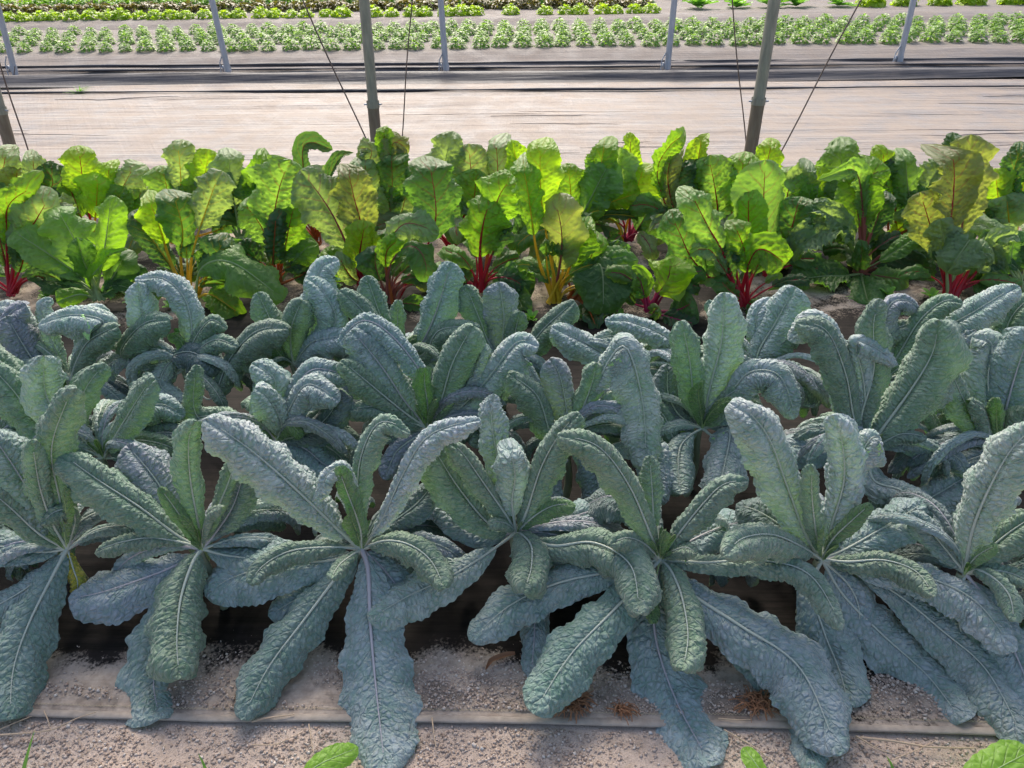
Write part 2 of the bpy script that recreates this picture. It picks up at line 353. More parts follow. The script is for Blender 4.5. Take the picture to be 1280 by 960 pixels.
EDGE = 1.098
def edgeY(X): return EDGE + .010 * np.sin(X * 1.7 + .4) + .006 * (vnoise(X * 4, X * 0, 2) - .5) - .004 * X
def front_sheet():
    xs = np.linspace(-4, 4.5, 360); v = np.concatenate([np.linspace(0, .5, 46), np.linspace(.53, 3.6, 90)])
    X = np.repeat(xs[:, None], len(v), 1); Y = edgeY(xs)[:, None] + v[None]
    Z = .004 + .006 * (fbm(X * 4, Y * 6, 5) - .3) + .004 * (fbm(X * 20, Y * 24, 6) - .4) + .014 * np.exp(-((Y - 1.5) / .25) ** 2)
    V = np.stack([X, Y, Z], -1).reshape(-1, 3); a = np.arange(X.size).reshape(X.shape)
    F = np.stack([a[:-1, :-1], a[1:, :-1], a[1:, 1:], a[:-1, 1:]], -1).reshape(-1, 4)
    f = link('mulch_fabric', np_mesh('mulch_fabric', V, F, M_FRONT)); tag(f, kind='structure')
    # folded hem along the front edge, with a zigzag seam
    hv = np.array([-.0015, -.001, .0, .008, .0155, .0165]); hz = np.array([.001, .0042, .0054, .0056, .0054, .0042])
    X = np.repeat(xs[:, None], 6, 1); Y = edgeY(xs)[:, None] + hv[None]; Z = hz[None] + .006 * (fbm(X * 4, Y * 6, 5) - .3) + .004 * (fbm(X * 20, Y * 24, 6) - .4)
    a = np.arange(X.size).reshape(X.shape); F = np.stack([a[:-1, :-1], a[1:, :-1], a[1:, 1:], a[:-1, 1:]], -1).reshape(-1, 4)
    link('hem', np_mesh('hem', np.stack([X, Y, Z], -1).reshape(-1, 3), F, M_HEM, smooth=False), f)
    sx = np.arange(-1.6, 1.8, .004); zz = np.where(np.arange(len(sx)) % 2, .0022, -.0022)
    P = np.stack([sx, edgeY(sx) + .028 + zz, .0085 + .006 * (fbm(sx * 4, (edgeY(sx) + .028) * 6, 5) - .3) + .004 * (fbm(sx * 20, (edgeY(sx) + .028) * 24, 6) - .4)], -1)
    Vt, Ft, _ = tube(P, .0008, 3); link('seam_stitching', np_mesh('stitch', Vt, Ft, M_THREAD), f)
front_sheet()
def path_z(X, Y):
    return .016 + .03 * (fbm(X * .35, Y * 7, 21) - .5) + .05 * (fbm(X * .25, Y * 2.2, 25) - .5) + .006 * (fbm(X * 1.2, Y * 18, 23) - .5)
sheet('path', -9, 9, np.linspace(4.70, 8.93, 210), path_z, M_PATH, 190)
def fold_z(X, Y):
    y = Y + .06 * (fbm(X * .35, Y * 0, 4) - .5) + .012 * X
    return .02 + .10 / (1 + np.exp(-(y - 8.98) / .03)) - .09 / (1 + np.exp(-(y - 9.15) / .03)) + .02 * (fbm(X * .5, Y * 9, 31) - .5) * 2
sheet('folded_fabric_strip', -9, 9, np.linspace(8.86, 9.24, 40), fold_z, M_FOLD, 190)
def bed_z(X, Y):
    y = Y + .05 * (fbm(X * .4, Y * 0, 8) - .5) + .015 * X
    z = .02 + .05 * np.exp(-((y - 9.68) / .06) ** 2) + .05 * np.exp(-((y - 9.86) / .05) ** 2)
    z = z + .12 / (1 + np.exp(-(y - 10.15) / .12)) - .12 / (1 + np.exp(-(y - 13.1) / .1)) + .12 / (1 + np.exp(-(y - 13.65) / .1))
    return z + .03 * (fbm(X * .5, Y * 4, 33) - .5) + .012 * (fbm(X * 1.5, Y * 12, 35) - .5)
sheet('bed_fabric', -17, 17, np.concatenate([np.linspace(9.5, 15.2, 190), np.linspace(15.5, 30, 20)]), bed_z, M_BED, 200)
# dark creased edge lines lying on the sheets
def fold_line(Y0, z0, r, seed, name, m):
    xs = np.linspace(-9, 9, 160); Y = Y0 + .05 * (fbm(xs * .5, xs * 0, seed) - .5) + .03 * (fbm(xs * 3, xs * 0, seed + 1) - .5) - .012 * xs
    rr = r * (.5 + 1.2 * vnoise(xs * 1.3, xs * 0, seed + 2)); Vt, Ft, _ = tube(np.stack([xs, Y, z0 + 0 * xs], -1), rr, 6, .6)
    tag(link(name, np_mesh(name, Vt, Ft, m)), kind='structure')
fold_line(8.42, .035, .020, 51, 'fabric_edge_fold', M_FOLD)
fold_line(9.86, .075, .022, 54, 'fabric_edge_fold', M_FOLD)
rc_ = random.Random(77); J_ = Join()
for i_ in range(34):
    x0 = rc_.uniform(-6, 6); ln = rc_.uniform(.3, 1.5); y0 = rc_.uniform(4.8, 8.3); xs_ = np.linspace(x0, x0 + ln, 30); t_ = np.linspace(0, 1, 30)
    ys_ = y0 + .16 * (fbm(xs_ * 1.3, xs_ * 0, i_) - .5) + rc_.uniform(-.03, .03) * t_
    V_t, F_t, _ = tube(np.stack([xs_, ys_, path_z(xs_, ys_) + .001], -1), rc_.uniform(.002, .006) * np.sin(np.pi * t_) ** .6 + .0005, 6, .9); J_.add(V_t, F_t)
tag(link('path_creases', J_.mesh('path_creases', M_PATH)), kind='structure')
fold_line(9.62, .06, .016, 57, 'fabric_edge_fold', M_FOLD)
fold_line(9.30, .02, .03, 61, 'fabric_edge_fold', M_FOLD)

# ---------------------------------------------------------------- pebbles, straw
def ico():
    p = (1 + 5 ** .5) / 2
    v = nrm(np.array([(-1, p, 0), (1, p, 0), (-1, -p, 0), (1, -p, 0), (0, -1, p), (0, 1, p), (0, -1, -p), (0, 1, -p), (p, 0, -1), (p, 0, 1), (-p, 0, -1), (-p, 0, 1)], float))
    f = np.array([(0, 11, 5), (0, 5, 1), (0, 1, 7), (0, 7, 10), (0, 10, 11), (1, 5, 9), (5, 11, 4), (11, 10, 2), (10, 7, 6), (7, 1, 8), (3, 9, 4), (3, 4, 2), (3, 2, 6), (3, 6, 8), (3, 8, 9), (4, 9, 5), (2, 4, 11), (6, 2, 10), (8, 6, 7), (9, 8, 1)])
    return v, f
def scatter(name, P, size, m, seed):
    g = np.random.default_rng(seed); n = len(P)
    v = np.array([(1, 0, 0), (0, 1, 0), (-1, 0, 0), (0, -1, 0), (.3, .2, .9), (-.3, -.3, .8), (0, 0, -.8)], float); f = np.array([(0, 1, 4), (1, 2, 5), (1, 5, 4), (2, 3, 5), (3, 0, 4), (3, 4, 5), (1, 0, 6), (2, 1, 6), (3, 2, 6), (0, 3, 6)])
    sc = size[:, None] * g.uniform(.6, 1.2, (n, 3)); sc[:, 2] *= .75
    V = v[None] * (1 + g.uniform(-.22, .22, (n, 7, 1))) * sc[:, None]
    th = g.uniform(0, 6.28, n); c, s = np.cos(th)[:, None], np.sin(th)[:, None]
    V = np.stack([V[..., 0] * c - V[..., 1] * s, V[..., 0] * s + V[..., 1] * c, V[..., 2]], -1) + P[:, None]
    F = (f[None] + (np.arange(n) * 7)[:, None, None]).reshape(-1, 3)
    return tag(link(name, np_mesh(name, V.reshape(-1, 3), F, m, smooth=False)), kind='stuff')
g = np.random.default_rng(3)
n = 36000; X = g.uniform(-1.35, 1.5, n); Y = g.uniform(.78, 1.12, n)
keep = fbm(X * 5, Y * 5, 40) + g.uniform(-.15, .15, n) > .43; X, Y = X[keep], Y[keep]
ok = Y < edgeY(X) - .006; X, Y = X[ok], Y[ok]
sz = .0015 + .0050 * g.random(len(X)) ** 3.6
scatter('gravel', np.stack([X, Y, ground_z(X, Y) + sz * .3], -1), sz, M_PEB, 4)
n = 42000; X = g.uniform(-1.4, 1.6, n); V_ = g.uniform(.03, .30, n)
patch = fbm(X * 2.6 + 3, V_ * 7, 44) + g.uniform(-.08, .08, n) - V_ * .75 + .07 * np.tanh(X * 2)
k = patch > .40; X, V_ = X[k], V_[k]; Y = edgeY(X) + V_; sz = .0015 + .0045 * g.random(len(X)) ** 3.6
scatter('gravel_on_fabric', np.stack([X, Y, .008 + .006 * (fbm(X * 4, Y * 6, 5) - .3) + .004 * (fbm(X * 20, Y * 24, 6) - .4) + sz * .2], -1), sz, M_PEB, 5)
# debris along the far post line
n = 1800; X = g.uniform(-8, 8, n); Y = 9.38 + g.normal(0, .06, n); k = fbm(X * .9, X * 0, 60) + g.uniform(-.12, .12, n) > .55; X, Y = X[k], Y[k]
scatter('far_soil_debris', np.stack([X, Y, 0 * X + .01], -1), .005 + .010 * g.random(len(X)) ** 2, M_PEB, 6)

def straw(px, r, label, name='straw_stalk', m=M_STRAW, z=.012):
    P = np.array([at_z(x, y, z + .004 * (i % 2)) for i, (x, y) in enumerate(px)])
    t = np.linspace(0, 1, len(P)); tt = np.linspace(0, 1, 24); P = np.stack([np.interp(tt, t, P[:, k]) for k in range(3)], -1)
    for _ in range(3): P[1:-1] = (P[:-2] + 2 * P[1:-1] + P[2:]) / 4
    V, F, uv = tube(P, r * (1 - .5 * tt), 6); return tag(link(name, np_mesh(name, V, F, m, {'norm': uv})), label, 'straw')
straw([(-5, 919), (40, 916), (68, 912), (95, 898), (120, 890)], .0022, 'long pale curved stalk on the soil at the lower left corner')
straw([(-5, 914), (15, 905), (40, 895)], .0016, 'short straight straw at the left edge beside the leaf tip')
straw([(55, 889), (60, 900), (63, 911)], .0016, 'short straw lying under the long curved stalk at left')
straw([(92, 952), (112, 938), (126, 928)], .0012, 'thin bent straw low on the soil at left')
straw([(95, 928), (105, 916)], .0012, 'tiny straight straw between the grass blade and the fabric')
straw([(315, 902), (330, 898), (368, 893)], .003, 'flat brown stalk poking out under the fabric edge left of centre')
straw([(314, 931), (345, 931), (378, 915)], .0018, 'kinked straw on soil right of the second drooping leaf')
straw([(386, 905), (389, 925), (392, 942)], .0014, 'upright looking thin straw beside the blue front leaf')
straw([(540, 897), (542, 915), (545, 934)], .0020, 'short straw pointing at the camera below the fabric hem')
straw([(905, 912), (940, 932), (972, 956)], .0019, 'long diagonal straw on soil beside the big blue leaf')
straw([(1075, 922), (1115, 926), (1160, 934), (1218, 935)], .0034, 'thick dry stalk at lower right on the soil')
straw([(1070, 920), (1100, 938), (1135, 946)], .0022, 'dry stalk crossing under the thick stalk at lower right')
straw([(1115, 950), (1145, 938), (1172, 925)], .0014, 'thin straw crossing the thick stalk at lower right')
straw([(898, 898), (925, 900), (940, 899)], .0014, 'small straw on the gravel near the brown roots')
def frag(name, P, wd, m, label, cat):
    P = np.array(P, float); n = len(P); T = nrm(np.gradient(P, axis=0)); B = nrm(np.cross(T, [0, 0, 1])); s = np.linspace(0, 1, n)
    ww = wd * np.sin(np.pi * np.clip(s * .9 + .1, 0, 1)) ** .7; us = np.linspace(-1, 1, 5)
    V = P[:, None] + B[:, None] * (us[None, :, None] * ww[:, None, None]) + np.array([0, 0, 1]) * (wd * .8 * us[None, :, None] ** 2)
    return tag(link(name, np_mesh(name, V.reshape(-1, 3), grid_faces(n, 5), m)), label, cat)
cl = [(644, 818), (632, 820), (615, 826), (607, 838)]
P = np.array([at_z(x, y, .02) for x, y in cl]); tt = np.linspace(0, 1, 14); P = np.stack([np.interp(tt, np.linspace(0, 1, 4), P[:, k]) for k in range(3)], -1)
frag('dead_leaf', P, .008, M_DEAD, 'curled rusty brown dead leaf on the pale fabric in the front gap', 'dead leaf')
# clumps of dry brown roots
def root_clump(px, R, nn, label, seed):
    r = random.Random(seed); J = Join(); c = at_z(*px, .012)
    for i in range(nn):
        a = r.uniform(0, 6.28); L = R * r.uniform(.4, 1); d = np.array([math.cos(a), math.sin(a) * .8, 0]); o = c + np.array([r.uniform(-R, R) * .5, r.uniform(-R, R) * .4, 0])
        tt = np.linspace(0, 1, 6)[:, None]; P = o + d * L * tt + np.array([0, 0, 1]) * (np.sin(tt * 3.1) * r.uniform(.003, .02)) + np.cross(d, [0, 0, 1]) * (tt ** 2) * r.uniform(-.02, .02)
        V, F, _ = tube(P, r.uniform(.0006, .0016), 4); J.add(V, F)
    return tag(link('root_clump', J.mesh('root_clump', M_DEAD)), label, 'dry roots', None, None)
root_clump((715, 880), .045, 90, 'brown dry root tuft on gravel right of the green drooping leaf tip', 1)
root_clump((948, 880), .05, 110, 'brown dry root tuft on gravel under the big blue leaf', 2)
root_clump((780, 890), .03, 50, 'small brown root tuft beside the round blue leaf at centre', 3)

# ---------------------------------------------------------------- leaves
def spine(ctrl, n):
    C = np.array(ctrl, float); C = np.concatenate([[2 * C[0] - C[1]], C, [2 * C[-1] - C[-2]]]); out = []
    for i in range(1, len(C) - 2):
        t = np.linspace(0, 1, 24, endpoint=(i == len(C) - 3))[:, None]; p0, p1, p2, p3 = C[i - 1], C[i], C[i + 1], C[i + 2]
        out.append(.5 * ((2 * p1) + (-p0 + p2) * t + (2 * p0 - 5 * p1 + 4 * p2 - p3) * t ** 2 + (-p0 + 3 * p1 - 3 * p2 + p3) * t ** 3))
    P = np.concatenate(out)
    for _ in range(6): P[1:-1] = (P[:-2] + 2 * P[1:-1] + P[2:]) / 4
    d = np.concatenate([[0], np.cumsum(np.linalg.norm(np.diff(P, axis=0), axis=1))]); s = np.linspace(0, d[-1], n)
    return np.stack([np.interp(s, d, P[:, k]) for k in range(3)], -1), d[-1]
def frames(P, target, s_lo=.4, s_hi=.9, roll=0.0):
    n = len(P); T = nrm(np.gradient(P, axis=0)); raw = target[None] - (T @ target)[:, None] * T; mag = np.linalg.norm(raw, axis=1)
    lo, hi = int(s_lo * n), int(s_hi * n); i0 = lo + int(np.argmax(mag[lo:hi])); N = np.zeros_like(P); N[i0] = raw[i0] / (mag[i0] + 1e-9)
    for rng in (range(i0 + 1, n), range(i0 - 1, -1, -1)):
        for i in rng:
            j = i - 1 if rng.step > 0 else i + 1
            v = N[j] - (N[j] @ T[i]) * T[i]; v /= np.linalg.norm(v) + 1e-9
            if raw[i] @ v > 0: v = v + .06 * raw[i]; v /= np.linalg.norm(v)
            N[i] = v
    if roll:
        B = np.cross(T, N); N = N * math.cos(roll) + B * math.sin(roll)
    return T, N, np.cross(T, N)

def blade(name, P, L, N, B, W, s0, shape, ns, nu, curl, groove, bl_amp, bl_cell, wave, ripple, seed, mat, parent, color, tipcurl=.0, cup=0.0, pucker=0.0, rag=1.0):
    n = len(P); idx = np.linspace(s0 * (n - 1), n - 1, ns); f = np.floor(idx).astype(int).clip(0, n - 2); fr = (idx - f)[:, None]
    ip = lambda A: A[f] * (1 - fr) + A[f + 1] * fr
    Pp, Nn, Bb = ip(P), nrm(ip(N)), nrm(ip(B)); x = np.linspace(0, 1, ns); S = s0 + (1 - s0) * x
    ww = W * shape(x); u = np.linspace(-1, 1, nu); U = np.repeat(u[None], ns, 0); X_ = np.repeat(x[:, None], nu, 1)
    edge = 1 + .025 * np.sin(X_ * L * 230 + seed + np.sign(U) * 2) * (np.abs(U) > .9) + .13 * (vnoise(X_ * L * 22, np.sign(U) * 3 + 7, seed) - .5) * rag
    Wd = ww[:, None] * edge; ang = curl * (.65 + .55 * X_) * U + 1e-9; k = curl * (.65 + .55 * X_)
    lat = Wd * np.sin(ang) / k; nor = -Wd * (1 - np.cos(ang)) / k + cup * Wd * U * U
    nx_, nz_ = np.sin(ang), np.cos(ang)
    au = np.abs(U); bul = groove * Wd * (np.sin(np.pi * np.clip(au * 1.25, 0, 1)) - .9 * np.exp(-(au / .11) ** 2))
    mx = U * Wd; my = X_ * L; q = my - .3 * np.abs(mx)
    amp = bl_amp * np.clip(ww / (W * .45), 0, 1)[:, None] * (1 - np.exp(-(au / .09) ** 2))
    dis = bul + amp * (blister(mx / bl_cell + seed + 1.5 * vnoise(mx / bl_cell * .6, my / bl_cell * .5, seed + 2), q / (bl_cell * .8) + seed * 2 + 1.5 * vnoise(mx / bl_cell * .5 + 9, my / bl_cell * .5, seed + 3), seed) - .45) * (.55 + .9 * vnoise(mx * 25 + 5, my * 18, seed + 4))
    dis = dis + amp * .8 * (fbm(mx / (bl_cell * 3) + 4, q / (bl_cell * 3), seed + 1, 2) - .4)
    if pucker:
        ph = my / .042 - 1.1 * np.abs(mx) / .042 + .5 * (U > 0) + .5 * vnoise(mx * 20, my * 20, seed)
        dis = dis + pucker * np.sqrt(np.abs(np.sin(np.pi * ph))) * np.clip(ww / (W * .5), 0, 1)[:, None] * np.clip(au * 4, 0, 1)
    dis = dis + wave * Wd * au ** 3 * np.sin(my * ripple + seed * 1.7 + np.sign(U) * 1.3 + 2.5 * vnoise(my * 9, U * 0, seed)) + wave * .8 * Wd * (fbm(my * 11, U * 1.2 + 5, seed + 9, 2) - .45)
    tip = np.clip((X_ - .82) / .18, 0, 1) ** 2 * tipcurl
    lat = lat + dis * nx_; nor = nor + dis * nz_ - tip * L
    V = Pp[:, None] + Bb[:, None] * lat[..., None] + Nn[:, None] * nor[..., None]
    uvn = np.stack([U, X_], -1).reshape(-1, 2); uvm = np.stack([mx + seed * .37 % 1, my], -1).reshape(-1, 2)
    uvm[:, 0] = mx.ravel()
    me = np_mesh(name, V.reshape(-1, 3) - np.array(parent.location)[None], grid_faces(ns, nu), mat, {'norm': uvn, 'metric': uvm})
    o = link(name, me, parent); o.color = (*color, 1); return o
def rib(name, P, N, r0, r1, s_end, mat, leaf, root, color, flat=.8, off=0.0, flare=0.0, sides=6):
    n = len(P); m = int(n * s_end); t = np.linspace(0, 1, m); st = max(1, m // 26); ii = np.arange(0, m, st); t = t[ii]
    rad = r1 + (r0 - r1) * (1 - t) ** 1.2 + flare * np.exp(-t * 14)
    V, F, uv = tube(P[ii] + N[ii] * (off * rad)[:, None], rad, sides, flat, N[ii])
    o = link(name, np_mesh(name, V - np.array(root.location)[None], F, mat, {'norm': uv}), leaf); o.color = (*color, 1); return o

kshape = lambda x: (x ** .48) * np.sqrt(np.clip(1 - x ** 4.2, 0, 1)) * 1.12 + .015
kshape_old = lambda x: (x ** .62) * np.sqrt(np.clip(1 - x ** 3.4, 0, 1)) * 1.18 + .012
cshape = lambda x: (np.clip(x, 0, 1) ** .55) * np.sqrt(np.clip(1 - x ** 2.6, 0, 1)) * 1.22 + .01
KC = {'b': (.265, .32, .335), 'p': (.39, .435, .44), 't': (.19, .26, .24), 'g': (.21, .275, .215), 'd': (.15, .185, .195), 'y': (.13, .215, .075), 'v': (.295, .31, .355), 'h': (.13, .215, .10), 'Y': (.42, .36, .05)}
CAMV = np.array([0, 0, 0])

class Plant:
    def __init__(s, name, crown, label, cat, group):
        s.crown = np.array(crown); s.root = empty(name, (crown[0], crown[1], 0)); tag(s.root, label, cat, group); s.D = depth(crown); s.k = 0
def to3d(pl, pts, d, zmin=.02, back=.25, down=.75, yo=0.0):
    C = pl.crown; d0 = CC - C; out = [C.copy()]
    # crown in the picture
    v = C - CC; z = v @ CF; cy = 480 - FPX * (v @ CU) / z
    seg = np.concatenate([[0], np.cumsum([1.0] * len(pts))]) / len(pts)
    for i, pt in enumerate(pts):
        x, y = pt[0], pt[1]; ex = pt[2] if len(pt) > 2 else 0.0
        up = (cy - y) * pl.D / FPX; dY = back * up if up >= 0 else down * up
        P = at_Y(x, y, C[1] + yo + dY + ex - d * seg[i + 1])
        if P[2] < zmin: P = at_z(x, y, zmin)
        out.append(P)
    return out
def kale_leaf(pl, wpx, col, pts, d=0.0, roll=0.0, curl=1.0, s0=.07, tip=.0, old=False, ctrl=None, lod=1.0, W=None, rr=1.0):
    pl.k += 1; seed = (hash((round(pl.crown[0] * 1000), pl.k)) % 997) / 10.0; r = random.Random(pl.k * 31 + int(abs(pl.crown[0]) * 1000))
    C3 = ctrl if ctrl is not None else to3d(pl, pts, d)
    P, L = spine(C3, 80)
    mid = P[48]; cdv = nrm(CC - mid); tg = nrm(cdv * .55 + np.array([0, 0, .55]) + np.array([r.uniform(-.2, .2), r.uniform(-.1, .1), 0]))
    T, N, B = frames(P, tg, roll=math.radians(roll))
    curl = curl * r.uniform(.85, 1.15) * (1.1 if old else 1.28); tip = tip + (r.uniform(0, .05) if not old else 0)
    if W is None: W = .5 * wpx * depth(mid) / FPX * curl / math.sin(min(curl, 1.35)) * (1.22 if old else 1.06)
    base = np.array(KC[col]) * r.uniform(.9, 1.1); base = base * np.array([1, r.uniform(.97, 1.04), r.uniform(.94, 1.05)])
    ns = int(np.clip(L / .0042 * lod, 24, 125)); nu = int(np.clip(2 * W / .0042 * lod, 12, 30)) | 1
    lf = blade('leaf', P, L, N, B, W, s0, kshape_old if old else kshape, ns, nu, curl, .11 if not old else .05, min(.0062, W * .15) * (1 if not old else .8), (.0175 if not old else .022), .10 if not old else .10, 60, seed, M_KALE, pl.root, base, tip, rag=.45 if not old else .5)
    rc = (.50, .55, .47) if col not in 'y' else (.34, .46, .2)
    if col in 'bvd' and r.random() < .5: rc = (.50, .47, .50)
    rib('midrib', P, N, max(.0018, min(.0042, W * .105)) * rr, .0008, .93, M_RIB, lf, pl.root, rc, .8, -.1 if not old else .1, .002)
    return lf
def rand_kale(pl, n, az0, az1, el0, el1, L0, L1, cols, w0=.028, w1=.045, droop=1.0, seed=0, lod=.5):
    r = random.Random(seed)
    for i in range(n):
        az = math.radians(r.uniform(az0, az1)); el = math.radians(r.uniform(el0, el1)); L = r.uniform(L0, L1)
        h = np.array([math.cos(az), math.sin(az), 0]); P = [pl.crown.copy()]; e = el
        for k in range(4):
            P.append(P[-1] + (h * math.cos(e) + np.array([0, 0, math.sin(e)])) * L / 4); e -= droop * math.radians(r.uniform(18, 38))
        P = [np.array([p[0], p[1], max(p[2], .025 + .004 * k)]) for k, p in enumerate(P)]
        kale_leaf(pl, 0, r.choice(cols), None, ctrl=P, W=r.uniform(w0, w1) * .95, curl=r.uniform(.7, 1.15), lod=lod, roll=r.uniform(-25, 25))
def kale_finish(pl, young=4, seed=0, scale=1.0):
    r = random.Random(seed * 7 + 1)
    C = pl.crown; tt = np.linspace(0, 1, 8)[:, None]; base = np.array([C[0] + r.uniform(-.02, .02), C[1] + r.uniform(-.01, .02), .0])
    P = base + (C - base) * tt + np.array([.008, 0, 0]) * np.sin(tt * 5); V, F, uv = tube(P, np.linspace(.013, .010, 8), 8)
    o = link('stem', np_mesh('stem', V - np.array(pl.root.location), F, M_RIB, {'norm': uv}), pl.root); o.color = (.30, .34, .24, 1)
    for i in range(young):
        a = r.uniform(0, 6.28); L = r.uniform(.05, .095) * scale; h = np.array([math.cos(a), math.sin(a), 0])
        P = [C + h * .004, C + h * .012 * scale + np.array([0, 0, L * .5]), C + h * .03 * scale + np.array([0, 0, L * .97])]
        kale_leaf(pl, 0, 'y', None, ctrl=P, W=r.uniform(.007, .011) * scale, curl=.9, lod=.8, s0=.02)


# ---------------------------------------------------------------- kale
KG = 'blue green lacinato kale plants in three rows'
def kale(px, py, z, label): return Plant('kale_plant', at_z(px, py, z), label, 'kale', KG)
ZF = .22
FR = [kale(-112, 672, ZF, 'front row kale mostly cut off by the left picture edge'),
      kale(84, 686, ZF, 'leftmost fully seen front row kale, one long leaf drooping to the lower left corner'),
      kale(252, 686, ZF, 'front row kale with two overlapping leaves drooping over the fabric hem, second from left'),
      kale(452, 686, ZF, 'front row kale with one very long straight blue leaf hanging off the bottom edge'),
      kale(645, 666, ZF, 'small upright front row kale in the middle with a short curled savoyed leaf in front'),
      kale(825, 699, ZF, 'largest front row kale right of centre, broad smooth blue leaves spread on the ground'),
      kale(1027, 699, ZF, 'front row kale right of the largest one, fat humped leaf curling to its left'),
      kale(1206, 716, ZF, 'rightmost front row kale beside the right picture edge with tall pale upright leaf'),
      kale(1400, 724, ZF, 'front row kale beyond the right picture edge reaching in with leaf tips')]
MI = [kale(-8, 552, .25, 'middle row kale at the left picture edge with dark spreading leaves'),
      kale(130, 572, .25, 'middle row kale with a flat pale green upright leaf at left'),
      kale(345, 552, .25, 'middle row kale behind the big pale leaf left of centre'),
      kale(535, 536, .25, 'middle row kale at centre left with broad green humped upright leaf'),
      kale(712, 548, .25, 'middle row kale at centre with a long pale leaf hanging to the right'),
      kale(878, 535, .25, 'middle row kale with bright green young heart leaves right of centre'),
      kale(1085, 562, .25, 'middle row kale with a very broad ribbed leaf leaning right'),
      kale(1248, 560, .25, 'middle row kale at the right picture edge with large blue leaf')]
BA = [kale(-40, 474, .22, 'back row kale cut by the left picture edge'),
      kale(88, 475, .22, 'back row kale at far left with low arched pale leaves'),
      kale(232, 462, .22, 'back row kale in front of the yellow stemmed chard'),
      kale(368, 456, .22, 'back row kale with grey leaves arching left below the bubbled chard'),
      kale(505, 452, .22, 'back row kale with a tall blue leaf with squared tip'),
      kale(632, 452, .22, 'back row kale with broad violet blue upright leaf before yellow and red chard stems'),
      kale(790, 466, .22, 'back row kale with flattened pale leaves below the round dark chard leaf'),
      kale(945, 470, .22, 'back row kale with two broad blue leaves rising before the deep red stems'),
      kale(1105, 476, .22, 'back row kale with narrow leaves arching right at the right side'),
      kale(1262, 470, .22, 'back row kale with a long fat leaf pointing up right at right edge')]
K = kale_leaf
f = FR[0]; rand_kale(f, 6, -20, 60, -5, 35, .3, .42, 'btg', seed=1)
f = FR[1]
K(f, 74, 't', [(70, 712), (38, 775), (17, 835), (12, 900)], .03, old=True, curl=.8, s0=.03, rr=1.1)
K(f, 27, 'g', [(94, 650), (84, 637), (66, 641), (50, 656)], .04, curl=1.2, s0=.15)
K(f, 55, 'b', [(50, 690), (0, 683), (-60, 690)], .02, old=True, curl=.6)
K(f, 80, 'b', [(62, 660), (28, 600), (-12, 540)], .0, curl=.7)
K(f, 32, 'g', [(66, 655), (50, 610), (40, 552)], .05, curl=1.1, s0=.12)
K(f, 52, 'g', [(76, 630), (64, 565), (80, 510), (93, 487)], .02, curl=1.0, s0=.1)
K(f, 42, 'g', [(50, 668), (10, 632), (-30, 600)], .05, curl=.9)
K(f, 20, 'y', [(80, 660), (82, 635), (78, 612)], .05, curl=.9)
K(f, 22, 'Y', [(92, 712), (97, 728), (96, 748)], -.03)
K(f, 50, 'b', [(40, 730), (-10, 760), (-40, 775)], .0, old=True)
f = FR[2]
K(f, 84, 'b', [(232, 722), (205, 790), (192, 850), (200, 899)], -.02, old=True, curl=.8)
K(f, 72, 'g', [(240, 705), (226, 748), (221, 800), (224, 846)], .05, curl=1.15, s0=.04, rr=1.25)
K(f, 28, 'g', [(228, 678), (190, 672), (150, 678), (115, 690)], .05, curl=1.2, s0=.15)
K(f, 64, 'g', [(220, 668), (175, 634), (120, 598), (76, 566)], .03, curl=.85, s0=.12, tip=.03)
K(f, 78, 'b', [(222, 706), (165, 728), (120, 742), (85, 748)], .0, old=True, curl=.65)
K(f, 22, 'h', [(240, 668), (222, 640), (200, 610)], .06, curl=.8, s0=.05)
K(f, 13, 'y', [(246, 668), (238, 655), (226, 644)], .06, curl=.8, s0=.05)
K(f, 20, 'g', [(254, 660), (262, 640), (277, 634)], .06, curl=1.1, s0=.1)
K(f, 38, 'g', [(248, 655), (238, 600), (236, 550), (246, 528)], .03, curl=1.2, s0=.15)
K(f, 50, 'd', [(268, 668), (290, 635), (304, 595)], -.04, curl=.8, s0=.2)  # shadowed leaf, its shade put into the darker blue
K(f, 72, 'v', [(232, 660), (195, 600), (158, 555)], -.07, curl=.7, s0=.15)
K(f, 30, 'g', [(270, 640), (290, 590), (300, 540)], -.05, curl=.9)
K(f, 44, 'b', [(282, 694), (320, 700), (350, 716)], -.03, old=True, curl=.7)
f = FR[3]
K(f, 96, 'b', [(460, 712), (463, 780), (470, 860), (482, 968)], .02, old=True, curl=.8, s0=.03, rr=1.5)
K(f, 64, 't', [(425, 716), (380, 775), (335, 835), (302, 900)], .04, old=True, curl=.9, s0=.03, rr=1.2)
K(f, 33, 'g', [(415, 684), (365, 688), (330, 706), (311, 730)], .06, curl=1.2, s0=.12)
K(f, 42, 'g', [(480, 676), (510, 680), (538, 700), (556, 735)], .07, curl=1.3, s0=.08)
K(f, 20, 'g', [(438, 695), (424, 706), (414, 722)], .08, curl=1.2, s0=.1)
K(f, 80, 'b', [(415, 700), (350, 706), (290, 722), (256, 745)], .0, old=True, curl=.6)
K(f, 38, 'p', [(478, 648), (502, 596), (535, 545), (598, 522)], .05, curl=1.4, s0=.1)
K(f, 74, 'p', [(425, 664), (378, 619), (318, 566), (256, 522)], .05, curl=.8, s0=.1, tip=.03, rr=1.4)
K(f, 33, 'g', [(447, 640), (450, 575), (474, 528), (514, 538)], .0, curl=1.3, s0=.12)
K(f, 27, 'h', [(450, 660), (432, 610), (424, 588)], .08, curl=1.0, s0=.08)
K(f, 26, 'p', [(448, 640), (436, 586), (410, 592), (396, 628)], .09, curl=.9, s0=.35)
K(f, 62, 'b', [(425, 715), (385, 740), (335, 770)], -.03, old=True, curl=.8)
